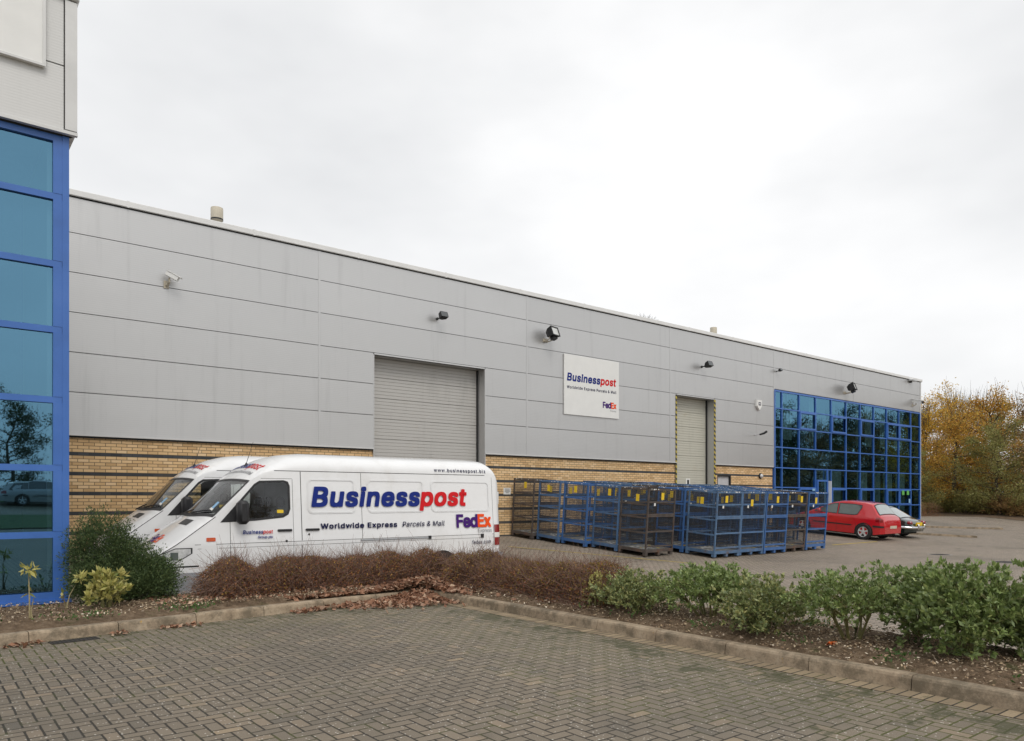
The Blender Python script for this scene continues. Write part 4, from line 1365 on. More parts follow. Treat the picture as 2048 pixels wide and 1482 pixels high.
    hline(1.085, 0.66, 6.5, 0.007, dz=0.0); hline(1.02, 0.7, 6.5, 0.005)
    hline(0.6, 2.4, 4.7, 0.005)
    # bonnet shut line along the wing
    pts = [(.16, .965), (.39, 1.085), (.7, 1.31), (.98, 1.515)]
    fine_ = [(pts[0][0] + (pts[-1][0] - pts[0][0]) * k / 24.0) for k in range(25)]
    mb.tube([lf.side(q, lf.zs(q) - 0.006, 0.001) for q in fine_], 0.006, M['dark_gap'], 5)
    mb.build('panel_gap', t)
    # pressed panels
    for x0, x1 in ((2.52, 3.42), (3.66, 4.86), (5.02, 6.42)):
        mb = MB(); o = rrect(x0, 1.55, x1, 2.16, 0.09); 
        lf.sring(mb, inflate(o, -0.032), inflate(o, -0.016), M['white_paint'], 0.013); lf.sring(mb, inflate(o, -0.016), o, M['white_paint'], 0.009)
        mb.build('pressed_panel', t)
    # sliding door rail
    mb = MB(); v = lf.side(3.6, 1.06)
    mb.box(3.5, 4.95, -0.006, 0.02, 1.045, 1.085, M['bulkhead']); mb.box(3.5, 4.93, -0.012, -0.0065, 1.058, 1.07, M['bumper_grey']); mb.box(4.93, 4.99, -0.02, 0.02, 1.04, 1.1, M['black_plastic'])
    mb.box(6.17, 6.24, -0.015, 0.02, 1.02, 1.1, M['black_plastic'])
    mb.build('door_rail', t)
    # handles
    for s in (1.98, 2.47):
        mb = MB(); p = lf.side(s, 1.28)
        mb.cbox(s, s + 0.25, p[1] - 0.035, p[1] + 0.01, 1.262, 1.30, M['black_plastic'], 0.012)
        mb.build('door_handle', t)
    mb = MB()
    for s, z, r in ((2.13, 1.1, 0.02), (2.53, 1.2, 0.018)):
        p = lf.side(s, z); mb.lathe([(r, -0.008), (0.001, -0.01)], (p[0], p[1], z), 'y', M['black_plastic'], 12)
    mb.build('lock', t)
    # mirrors
    for far in (False, True):
        mb = MB(); sg = -1 if not far else 1
        y0 = lf.side(1.18, 1.5, 0, far)[1]
        a, b = sorted((y0 + sg * 0.07, y0 + sg * 0.27))
        mb.cbox(1.26, 1.44, a, b, 1.40, 1.78, M['black_plastic'], 0.05)
        mb.tube([(1.36, y0 - sg * 0.02, 1.55), (1.33, y0 + sg * 0.1, 1.53)], 0.03, M['black_plastic']); mb.tube([(1.38, y0 - sg * 0.02, 1.68), (1.34, y0 + sg * 0.1, 1.68)], 0.02, M['black_plastic'])
        # quarter panel behind the mirror
        lf.spoly(mb, [(1.08, 1.445), (1.40, 1.46), (1.40, 1.79)], M['black_plastic'], 0.007, far)
        mb.build('wing_mirror', t)
    # lamps
    for far in (False, True):
        mb = MB()
        lf.sgrid(mb, 0.075, 0.6, lambda s: 0.79 + 0.6 * max(0, s - 0.32), lambda s: min(0.9 + (s - 0.075) * 0.44, 1.03), M['headlamp'], 0.006, far, 14, 5)
        h = mb.build('headlight', t)
        mb = MB()
        lf.sgrid(mb, 0.06, 0.625, lambda s: 0.775 + 0.6 * max(0, s - 0.32), lambda s: min(0.913 + (s - 0.075) * 0.44, 1.045), M['black_plastic'], 0.003, far, 14, 5)
        lf.sgrid(mb, 0.12, 0.25, lambda s: 0.81, lambda s: 0.92, M['grey_glass'], 0.009, far, 4, 3); lf.sgrid(mb, 0.145, 0.225, lambda s: 0.83, lambda s: 0.9, M['chrome'], 0.012, far, 4, 3); lf.sgrid(mb, 0.31, 0.42, lambda s: 0.86, lambda s: 0.98, M['grey_glass'], 0.009, far, 4, 3)
        mb.build('headlight_surround', h)
        mb = MB(); lf.sgrid(mb, 6.52, 6.69, lambda s: 0.86, lambda s: 1.28, M['red_lens'], 0.012, far, 6, 6); lf.sgrid(mb, 6.515, 6.69, lambda s: 1.02, lambda s: 1.12, M['paper'], 0.014, far, 6, 2)
        mb.build('tail_light', t)
    mb = MB(); lf.spoly(mb, rrect(0.83, 1.135, 0.97, 1.195, 0.012), M['amber'], 0.01); mb.build('indicator', t)
    mb = MB(); lf.spoly(mb, rrect(2.27, 0.515, 2.37, 0.555, 0.01), M['amber'], 0.01); mb.build('side_marker', t)
    # grille, bumper, bonnet vent, wiper
    mb = MB()
    lf.sgrid(mb, 0.0, 0.07, lambda s: 0.36, lambda s: 0.62, M['bumper_grey'], 0.012, False, 4, 4)
    lf.sgrid(mb, 0.07, 0.75, lambda s: 0.34, lambda s: 0.66, M['bumper_grey'], 0.012, False, 14, 4); lf.sgrid(mb, 0.07, 0.75, lambda s: 0.34, lambda s: 0.66, M['bumper_grey'], 0.012, True, 14, 4)
    mb.box(-0.03, 0.03, 0.34, 1.59, 0.36, 0.64, M['bumper_grey'])
    lf.sgrid(mb, 0.05, 0.72, lambda s: 0.745, lambda s: 0.768, M['dark_gap'], 0.004, False, 12, 1)  # black line drawn for the gap and shadow along the bumper top
    mb.build('front_bumper', t)
    mb = MB()
    mb.box(-0.012, 0.06, 0.45, 1.48, 0.68, 0.86, M['black_plastic'])
    for k in range(3):
        mb.box(-0.02, -0.0125, 0.47, 1.46, 0.70 + k * 0.055, 0.725 + k * 0.055, M['bumper_grey'])
    mb.build('grille', t)
    mb = MB(); lf.tgrid(mb, lambda v: 0.66, lambda v: 0.78, -0.5, -0.02, M['black_plastic'], 0.004, 10, 3); mb.build('bonnet_vent', t)
    mb = MB()
    for a, b in (((0.87, -0.1), (0.99, -0.75)), ((0.86, 0.6), (0.93, 0.02))):
        p = [lf.topn(a[0] + (b[0] - a[0]) * k / 6, a[1] + (b[1] - a[1]) * k / 6, 0.025) for k in range(7)]
        mb.tube(p, 0.012, M['black_plastic'], 5)
    mb.build('wiper', t)
    mb = MB(); lf.sgrid(mb, 6.3, 6.7, lambda s: 0.5, lambda s: 0.72, M['bumper_grey'], 0.02, False, 8, 2); mb.box(6.7, 6.78, 0.05, 1.88, 0.48, 0.7, M['bumper_grey']); mb.build('rear_bumper', t)
    mb = MB(); mb.box(6.705, 6.73, 0.14, 0.2, 1.7, 1.95, M['white_paint']); mb.box(6.705, 6.73, 0.14, 0.2, 0.9, 1.1, M['white_paint']); mb.build('rear_hinge', t)
    # arches and wheels
    for s in (1.2, 5.25):
        for far in (False, True):
            mb = MB()
            arc = [(s + 0.42 * math.cos(a), 0.36 + 0.45 * math.sin(a)) for a in [math.pi * k / 18 for k in range(19)]]
            lf.spoly(mb, arc, M['rubber'], 0.004, far); mb.build('wheel_arch', t)
    for s in (1.2, 5.25):
        wheel(t, s, 0.1, 0.34, 0.22, -1, 6); wheel(t, s, 1.83, 0.34, 0.22, 1, 6)
    # aerial
    mb = MB(); p = Vector(lf.top(1.78, 0.0))
    mb.tube([p + Vector((0, 0, -0.01)), p + Vector((0.015, 0, 0.05))], [0.03, 0.016], M['black_plastic'], 8)
    mb.tube([p + Vector((0.015, 0, 0.05)), p + Vector((0.13, 0.0, 0.42))], [0.006, 0.003], M['black_plastic'], 5); mb.build('aerial', t)
    # lettering
    mb = MB()
    F = lambda a, b: lf.side(a, b, 0.0185)
    mb = MB(); put_text(mb, text_runs([('Business', M['navy']), ('post', M['red_vinyl'])], 2.58, 5.88, 1.665, 0.355, 0.031, 0.17, 1.06, gap=0.035), F); mb.build('lettering', t)
    mb = MB(); put_text(mb, text_runs([('Worldwide Express', M['navy_dark'])], 2.74, 4.26, 1.285, 0.095, 0.03, 0, 1.12), F); mb.build('lettering', t)
    mb = MB(); put_text(mb, text_runs([('Parcels & Mail', M['navy_dark'])], 4.36, 5.31, 1.285, 0.095, 0.008, 0.2, 1.05), F); mb.build('lettering', t)
    mb = MB(); put_text(mb, text_runs([('Fed', M['purple']), ('Ex', M['orange'])], 5.58, 6.43, 1.235, 0.265, 0.032, 0, 0.96, gap=-0.01), F); mb.build('lettering', t)
    mb = MB(); put_text(mb, text_runs([('Express', M['grey_vinyl'])], 6.1, 6.45, 1.135, 0.075, 0.0, 0), F); mb.build('lettering', t)
    mb = MB(); put_text(mb, text_runs([('fedex.com', M['navy_dark'])], 5.95, 6.42, 0.9, 0.08, 0.008, 0, 1.1), F); mb.build('lettering', t)
    mb = MB(); put_text(mb, text_runs([('Business', M['navy']), ('post', M['red_vinyl'])], 1.4, 1.9, 1.235, 0.062, 0.022, 0.15, 1.08, gap=0.04), F); mb.build('lettering', t)
    mb = MB(); put_text(mb, text_runs([('Group plc', M['navy'])], 1.64, 1.9, 1.16, 0.042, 0.02, 0.1), F); mb.build('lettering', t)
    mb = MB()
    for V, Fc, m in text_runs([('www.businesspost.biz', M['navy_dark'])], 5.12, 6.36, 2.325, 0.07, 0.012, 0, 1.25):
        pts_ = []
        for a, b, e in V:
            # find v with this height on the flank
            lo, hi = 0.6, 1.0
            for _ in range(24):
                mid = (lo + hi) / 2
                if lf.top(a, -mid)[2] > b: lo = mid
                else: hi = mid
            p = lf.top(a, -lo)
            pts_.append((p[0], p[1] - 0.008 - e, p[2] + 0.003))
        mb.add(pts_, Fc, m)
    mb.build('lettering', t)
    # front of the roof and bonnet
    def onfront(s_of, v_of):
        def f(a, b):
            return lf.topn(s_of(b), v_of(a), 0.006)
        return f
    mb = MB(); put_text(mb, text_runs([('Business', M['navy']), ('post', M['red_vinyl'])], -0.82, 0.82, 0, 1.0, 0.016, 0.14, 1.1, gap=0.05), onfront(lambda b: 1.72 + 0.17 * b, lambda a: -a)); mb.build('lettering', t)
    mb = MB(); put_text(mb, text_runs([('Worldwide Express Parcels & Mail', M['grey_vinyl'])], -0.8, 0.8, 0, 1.0, 0.01, 0.1), onfront(lambda b: 1.605 + 0.06 * b, lambda a: -a)); mb.build('lettering', t)
    mb = MB(); put_text(mb, text_runs([('Fed', M['purple']), ('Ex', M['orange'])], -0.2, 0.36, 0, 1.0, 0.02, 0), onfront(lambda b: 0.24 + 0.17 * b, lambda a: -a)); mb.build('lettering', t)
    return t
van = build_van()
van2 = copy_tree(van)
van2.location = (2.6, 14.65, ground_z(5, 14.9) + 0.01)
van2['label'] = 'white delivery van parked behind the first, nearest the brick wall'

# ------------------------------------------------------------------ cars
def build_car(name, label, cat, paint, loc, rz, kind):
    if kind == 'hatch':
        L, hw = 4.2, 0.865
        zt = [(0, .55), (.04, .66), (.15, .73), (.5, .84), (1.0, .95), (1.95, 1.40), (2.3, 1.48), (2.7, 1.515), (3.3, 1.495), (3.62, 1.45), (3.94, 1.04), (4.04, .98), (4.14, .84), (4.2, .6)]
        zs = [(0, .5), (.04, .6), (.15, .66), (.5, .78), (1.0, .90), (2.0, 1.33), (2.35, 1.42), (2.7, 1.455), (3.3, 1.43), (3.6, 1.37), (3.9, .99), (4.04, .92), (4.14, .79), (4.2, .56)]
        wm = [(0, .55), (.05, .66), (.2, .78), (.5, .85), (.9, .865), (3.5, .865), (3.85, .845), (4.05, .80), (4.2, .68)]
        tum = [(0, .95), (.3, .975), (.6, 1), (.86, .985), (.93, .955), (1.42, .74), (1.6, .68)]
        axles = (0.82, 3.43); wr = 0.315; mirrors = True
        WINS = [[(1.30, .97), (1.86, 1.26), (2.05, 1.34), (2.24, 1.36), (2.27, .955)], [(2.33, .955), (2.31, 1.365), (2.9, 1.37), (3.22, 1.345), (3.24, 1.26), (3.12, .99), (3.0, .955)]]
        hatch = (3.655, 3.925)
    elif kind == 'estate':
        L, hw = 4.75, 0.87
        zt = [(0, .55), (.04, .66), (.15, .72), (.5, .82), (1.2, .94), (2.15, 1.38), (2.5, 1.45), (3.0, 1.47), (4.1, 1.42), (4.3, 1.38), (4.6, .95), (4.66, .9), (4.72, .78), (4.75, .58)]
        zs = [(0, .5), (.04, .6), (.15, .65), (.5, .76), (1.2, .89), (2.2, 1.32), (2.5, 1.39), (3.0, 1.41), (4.1, 1.36), (4.28, 1.3), (4.58, .92), (4.66, .86), (4.72, .75), (4.75, .55)]
        wm = [(0, .55), (.05, .66), (.2, .78), (.5, .85), (.9, .87), (4.0, .87), (4.5, .84), (4.75, .7)]
        tum = [(0, .95), (.3, .975), (.6, 1), (.86, .985), (.93, .955), (1.42, .76), (1.6, .7)]
        axles = (0.88, 3.65); wr = 0.32; mirrors = True
        WINS = [[(1.5, .97), (2.1, 1.27), (2.3, 1.33), (2.46, 1.34), (2.48, .955)], [(2.54, .955), (2.52, 1.345), (3.3, 1.345), (3.34, .955)], [(3.4, .955), (3.38, 1.345), (4.05, 1.31), (4.3, .98), (4.2, .955)]]
        hatch = (4.33, 4.56)
    else:
        L, hw = 4.1, 0.78
        zt = [(0, .5), (.05, .62), (.3, .72), (1.3, .84), (1.75, 1.18), (2.1, 1.27), (2.5, 1.30), (2.85, 1.25), (3.62, .84), (3.85, .78), (3.98, .72), (4.1, .5)]
        zs = [(0, .45), (.05, .56), (.3, .66), (1.3, .78), (1.8, 1.1), (2.1, 1.2), (2.5, 1.22), (2.8, 1.17), (3.56, .78), (3.85, .71), (3.98, .64), (4.1, .46)]
        wm = [(0, .5), (.1, .66), (.4, .76), (3.5, .78), (3.85, .72), (4.02, .6), (4.1, .48)]
        tum = [(0, .94), (.3, .97), (.55, 1), (.74, .96), (.8, .92), (1.2, .7), (1.4, .64)]
        axles = (0.8, 3.2); wr = 0.3; mirrors = False
        WINS = [[(1.55, .86), (1.82, 1.08), (2.2, 1.14), (2.55, 1.13), (2.85, 1.02), (3.05, .86)]]
        hatch = (2.95, 3.58)
    st = mkstations([(0, .2, .02), (.2, L - .3, .06)], [(L - .3, L, .02)])
    lf = Loft(L, st, zt, zs, wm, tum, [(0, 2.6), (L, 2.6)], [(0, 2.0), (L, 2.0)], [(0, .22), (.3, .2), (L - .4, .22), (L, .3)], hw)
    t = thing(name, label, cat, loc, rz)
    mb = MB(); lf.body(mb, paint, 18, 24); mb.build('body', t, sharp=35)
    mb = MB(); mb.box(0.4, L - 0.35, 0.12, 2 * hw - 0.12, 0.17, 0.26, M['rubber']); mb.build('underbody', t)
    gm = M['grey_glass'] if kind == 'hatch' else M['dark_glass']
    for w in WINS:
        for far in (False, True):
            mb = MB(); lf.spoly(mb, w, gm, 0.006, far); p = mb.build('side_window', t)
            mb = MB(); lf.sring(mb, inflate(w, -0.012), inflate(w, 0.014), M['black_plastic'], 0.0085, far); mb.build('seal', p)
    h0, h1 = hatch
    mb = MB(); lf.tgrid(mb, lambda v: h0 - 0.0 + 0.03 * v * v, lambda v: h1, -0.8, 0.8, M['screen'] if kind != 'estate' else gm, 0.012, 14, 8); lf.tgrid(mb, lambda v: h0 - 0.03 + 0.03 * v * v, lambda v: h1 + 0.03, -0.86, 0.86, M['black_plastic'], 0.006, 14, 8); mb.build('rear_window', t)
    # windscreen lies between bonnet end and roof
    a = 1.05 if kind == 'hatch' else (1.25 if kind == 'estate' else 1.36)
    b = 1.92 if kind == 'hatch' else (2.12 if kind == 'estate' else 1.74)
    mb = MB(); lf.tgrid(mb, lambda v: a, lambda v: b, -0.84, 0.84, gm, 0.008, 14, 8); mb.build('windscreen', t)
    for s in axles:
        for far in (False, True):
            mb = MB(); rr = wr * 1.17
            arc = [(s + rr * math.cos(q), wr * 0.98 + rr * math.sin(q)) for q in [math.pi * k / 20 for k in range(21)]] + [(s - rr, .2), (s + rr, .2)]
            lf.spoly(mb, arc, M['rubber'], 0.004, far); mb.build('wheel_arch', t)
    for s in axles:
        wheel(t, s, 0.075, wr, 0.19, -1); wheel(t, s, 2 * hw - 0.075, wr, 0.19, 1)
    if kind != 'classic':
        for far in (False, True):
            mb = MB(); lf.sgrid(mb, axles[0] + .48, axles[1] - .5, lambda s: .52, lambda s: .565, M['black_plastic'], 0.012, far, 8, 1); mb.build('rubbing_strip', t)
            mb = MB(); lf.sgrid(mb, L - .32, L - 0.07, lambda s: .80 - .05, lambda s: .92 - 0.5 * max(0, s - L + .2), M['red_lens'], 0.012, far, 6, 4); mb.build('tail_light', t)
            mb = MB(); lf.sgrid(mb, .06, .5, lambda s: .58, lambda s: .6 + .25 * s, M['lens'], 0.01, far, 6, 3); mb.build('headlight', t)
            mb = MB(); lf.sgrid(mb, L - .42, L - .03, lambda s: .53, lambda s: .6, M['black_plastic'], 0.018, far, 8, 2); mb.build('bumper_strip', t)
            for s in (1.95, 2.85) if kind == 'hatch' else (2.15, 3.05):
                mb = MB(); lf.sgrid(mb, s, s + .17, lambda s: .8, lambda s: .835, paint, 0.022, far, 3, 1); mb.build('door_handle', t)
            mb = MB(); y0 = lf.side(1.55, .98, 0, far)[1]; sg = 1 if far else -1
            q0, q1 = sorted((y0 + sg * .03, y0 + sg * .2)); mb.cbox(1.5, 1.62, q0, q1, .95, 1.08, paint, .03); mb.build('wing_mirror', t)
        mb = MB()
        for s in ((1.25, 2.3, 3.1) if kind == 'hatch' else (1.4, 2.5, 3.36)):
            for far in (False, True):
                for z0, z1 in ((.28, .6), (.6, .92)):
                    lf.spoly(mb, [(s, z0), (s + .008, z0), (s + .008, z1), (s, z1)], M['dark_gap'], .0025, far)
        mb.build('panel_gap', t)
        mb = MB(); mb.box(L - .005, L + .012, hw - .27, hw + .27, .50, .61, M['yellow_card'] if kind != 'hatch' else M['cream']); mb.build('number_plate', t)
        # boot-lid badge and hatch seam
        mb = MB(); mb.tube([(L - .06, hw - .7, .66), (L - .02, hw, .64), (L - .06, hw + .7, .66)], .008, M['dark_gap'], 5); mb.build('boot_seam', t)
    else:
        mb = MB()
        pts_ = [(L - .35, -0.03, .47), (L - .02, .1, .47), (L + .06, .45, .47), (L + .08, hw, .47), (L + .06, 2 * hw - .45, .47), (L - .02, 2 * hw - .1, .47), (L - .35, 2 * hw + .03, .47)]
        mb.tube(pts_, .055, M['chrome'], 10)
        for yy in (.5, 2 * hw - .5):
            mb.cbox(L + .06, L + .14, yy - .035, yy + .035, .4, .62, M['chrome'], .015)
        mb.build('rear_bumper', t)
        mb = MB(); mb.box(L - .02, L + .03, hw - .26, hw + .26, .55, .68, M['yellow_card']); mb.build('number_plate', t)
        for yy in (.17, 2 * hw - .17):
            mb = MB(); mb.lathe([(.075, -.12), (.075, .02), (.05, .05), (.001, .06)], (L - .06, yy, .66), 'x', M['red_lens'], 16); mb.build('tail_light', t)
            mb = MB(); mb.lathe([(.08, 0.0), (.08, .015), (.065, .015)], (L - .06, yy, .66), 'x', M['chrome'], 16); mb.build('lamp_rim', t)
        for far in (False, True):
            mb = MB(); lf.sgrid(mb, .9, 3.2, lambda s: .72, lambda s: .74, M['chrome'], .01, far, 8, 1); mb.build('side_trim', t)
    return t
build_car('hatchback_car', 'red five-door hatchback parked nose-in beside the blue cages', 'car', M['car_red'], (29.5, 18.0, yard_z(18.0) - 0.0), R(-90), 'hatch').rotation_euler = (0, math.atan(0.0763), R(-90))
build_car('classic_car', 'dark green classic coupe with chrome bumper beside the red car', 'car', M['car_green'], (32.1, 18.0, yard_z(18.0)), R(-90), 'classic').rotation_euler = (0, math.atan(0.0763), R(-90))
build_car('estate_car', 'silver estate car seen only as a reflection in the office glass', 'car', M['car_silver'], (8.3, -25.6, ground_z(5, -26)), R(180), 'estate')

# ------------------------------------------------------------------ cages
def cage_proto(paint, wire):
    t = thing('parcel_cage', 'x', 'cage', (0, 0, 0), 0, 'wire mesh parcel cages')
    CX, CY, H, B = 1.2, 1.05, 1.9, 0.17
    mb = MB()
    p = 0.042
    for x in (0, CX - p):
        for y in (0, CY - p):
            mb.box(x, x + p, y, y + p, B + .001, H, paint)
    for z in (H - .045,):
        mb.box(p, CX - p, 0.002, p - .01, z, H - .001, paint); mb.box(p, CX - p, CY - p + .01, CY - .002, z, H - .001, paint)
        mb.box(0.002, p - .01, p, CY - p, z, H - .001, paint); mb.box(CX - p + .01, CX - .002, p, CY - p, z, H - .001, paint)
    mb.build('frame', t)
    mb = MB()
    mb.box(0, CX, 0, CY, B - .06, B, M['cage_deck'])
    mb.box(-.005, CX + .005, -.006, -.0005, B - .08, B + .012, paint); mb.box(-.006, -.0055 + .005, 0.0, CY, B - .08, B + .012, paint)
    for x in (0.0, CX / 2 - .05, CX - .1):
        for y in (0.0, CY - .1):
            mb.box(x, x + .1, y, y + .1, 0, B - .0605, paint)
    mb.build('base', t)
    def panel(name, axis, pos, L, rails, half=None):
        mb = MB()
        z0, z1 = B, H - .045
        a0, a1 = p, L - p
        w = .0029
        n = int((a1 - a0) / .05)
        tri = ((-1, -.6), (1, -.6), (0, 1))
        def bar(p0, p1):
            # thin triangular wire
            P0, P1 = Vector(p0), Vector(p1)
            d = (P1 - P0).normalized()
            up = Vector((0, 0, 1)) if abs(d.z) < .9 else (Vector((1, 0, 0)))
            s = d.cross(up).normalized(); q = s.cross(d)
            v = [tuple(c + s * (a * w) + q * (b * w)) for c in (P0, P1) for a, b in tri]
            mb.add(v, [(0, 1, 4, 3), (1, 2, 5, 4), (2, 0, 3, 5)], wire)
        P = (lambda a, z: (a, pos, z)) if axis == 'x' else (lambda a, z: (pos, a, z))
        for i in range(1, n):
            a = a0 + (a1 - a0) * i / n
            bar(P(a, z0), P(a, z1))
        m = int((z1 - z0) / .05)
        for k in range(1, m):
            z = z0 + (z1 - z0) * k / m
            bar(P(a0, z), P(a1, z))
        for z in rails:
            if axis == 'x': mb.box(a0, a1, pos - .02, pos + .012, z, z + .045, paint)
            else: mb.box(pos - .02, pos + .012, a0, a1, z, z + .045, paint)
        return mb.build(name, t)
    panel('mesh_panel', 'y', 0.022, CY, (.62, 1.05, 1.42))
    panel('mesh_panel', 'y', CX - .022, CY, (.62, 1.05, 1.42))
    panel('mesh_panel', 'x', CY - .022, CX, (.62, 1.05, 1.42))
    g = panel('gate', 'x', 0.022, CX, (.24, .66, 1.1, 1.15, 1.5))
    mb = MB(); mb.box(CX * .5 - .06, CX * .5 + .06, -.012, -.0065, 1.58, 1.78, M['yellow_card']); mb.build('label_card', t)
    mb = MB(); mb.box(-.012, -.0065, CY * .5 - .06, CY * .5 + .06, 1.6, 1.8, M['yellow_card']); mb.build('label_card', t)
    mb = MB(); mb.box(CX * .2, CX * .2 + .07, -.012, -.0065, 1.42, 1.5, M['paper']); mb.build('paper_tag', t)
    mb = MB(); r2 = random.Random(t.name)
    for _ in range(9):
        a = r2.uniform(.08, CX - .14); L_ = r2.uniform(.02, .07)
        mb.box(a, a + L_, -.004, .0, H - r2.uniform(.0, .03), H + .006, M['paper']) if r2.random() < .6 else mb.box(-.004, .0, a * .85, a * .85 + L_, H - r2.uniform(0, .03), H + .006, M['paper'])
    for _ in range(12):
        a, b = r2.uniform(.08, CX - .2), r2.uniform(.08, CY - .2)
        mb.box(a, a + r2.uniform(.03, .12), b, b + r2.uniform(.03, .1), B + .001, B + .006, M['paper'] if r2.random() < .7 else M['yellow_card'])
    mb.build('torn_paper', t)
    return t
P_BLUE = cage_proto(M['blue_cage'], M['wire_blue'])
P_BRIGHT = cage_proto(M['bright_cage'], M['wire_blue'])
P_WORN = cage_proto(M['worn_cage'], M['wire'])
P_RUST = cage_proto(M['rust_cage'], M['wire'])
first = {id(P_BLUE): True, id(P_BRIGHT): True, id(P_WORN): True, id(P_RUST): True}
def cage(proto, x, y, rz, label):
    o = proto if first[id(proto)] else copy_tree(proto)
    first[id(proto)] = False
    o.location = (x, y, yard_z(y + .5) + .0)
    o.rotation_euler = (-0.0 + math.atan(0.0763), 0, rz) if abs(rz) < .3 else (0, 0, rz)
    o['label'] = label
    for c in kids(o):
        if c.name.startswith('label_card'):
            c.location = (CR.uniform(-.22, .22) if c.name.split('.')[0] and c.data.vertices[0].co.x > .2 else 0, CR.uniform(-.2, .2) if c.data.vertices[0].co.x < .2 else 0, CR.uniform(-.12, .04))
    return o
CR = random.Random(77)
def cages():
    rng = random.Random(4)
    cage(P_RUST, 15.62, 18.52, R(0.5), 'rusty brown mesh cage standing against the brick wall at the end of the line')
    cage(P_BLUE, 15.78, 17.45, R(-1.5), 'blue cage next to the rusty brown one by the brick wall')
    cage(P_BRIGHT, 15.92, 16.36, R(1.5), 'blue cage second from the brick wall in the line facing the vans')
    cage(P_BLUE, 16.15, 15.29, R(-1), 'blue cage directly behind the rusty corner cage')
    cage(P_RUST, 16.2, 14.22, R(0.5), 'dark rusty cage at the projecting left front corner of the group')
    fr = [(P_WORN, 'weathered blue-grey cage at the foremost corner of the group'),
          (P_BLUE, 'blue cage just right of the weathered foremost corner cage'),
          (P_BRIGHT, 'bright blue gated cage in the middle of the front row'),
          (P_RUST, 'dark rusted cage second from the right in the front row'),
          (P_BRIGHT, 'bright blue cage at the right end of the front row, before the red car')]
    for k, (p, lab) in enumerate(fr):
        cage(p, 18.06 + 1.245 * k, 13.27 + rng.uniform(-.03, .03), R(rng.uniform(-1, 1)), lab)
    ords = ['second', 'third', 'fourth', 'rearmost']
    cols = ['behind the weathered corner cage', 'in the file left of the middle', 'in the middle file', 'in the file right of the middle', 'in the right-hand end file']
    for r in range(4):
        for k in range(5):
            if r == 3 and k > 2: continue
            p = rng.choice([P_BLUE, P_BLUE, P_WORN, P_RUST, P_BRIGHT])
            nm = {id(P_BLUE): 'blue', id(P_WORN): 'weathered blue', id(P_RUST): 'dark rusty', id(P_BRIGHT): 'bright blue'}[id(p)]
            cage(p, 18.06 + 1.245 * k + rng.uniform(-.04, .04), 14.4 + 1.12 * r, R(rng.uniform(-1.5, 1.5)), f'{nm} cage in the {ords[r]} row back, {cols[k]}')
cages()

# ------------------------------------------------------------------ vegetation
def leaves(c, length, width, rng, up=0.3, dirs=None, fold=0.0):
    """diamond leaves; c (n,3)"""
    n = len(c)
    d = rng.normal(size=(n, 3)) if dirs is None else dirs + rng.normal(size=(n, 3)) * 0.45
    d[:, 2] += up
    d /= np.linalg.norm(d, axis=1)[:, None] + 1e-9
    s = np.cross(d, rng.normal(size=(n, 3))); s /= np.linalg.norm(s, axis=1)[:, None] + 1e-9
    L = (length * rng.uniform(0.65, 1.25, n))[:, None]; W = (width * rng.uniform(0.65, 1.25, n))[:, None]
    V = np.stack([c, c + d * L * .45 + s * W * .5, c + d * L, c + d * L * .45 - s * W * .5], 1).reshape(-1, 3)
    Q = np.arange(4 * n).reshape(n, 4)
    return V, Q
def strips(p0, p1, w, rng):
    n = len(p0)
    d = p1 - p0
    s = np.cross(d, rng.normal(size=(n, 3))); s /= np.linalg.norm(s, axis=1)[:, None] + 1e-9
    V = np.stack([p0 - s * w * .5, p0 + s * w * .5, p1 + s * w * .2, p1 - s * w * .2], 1).reshape(-1, 3)
    return V, np.arange(4 * n).reshape(n, 4)

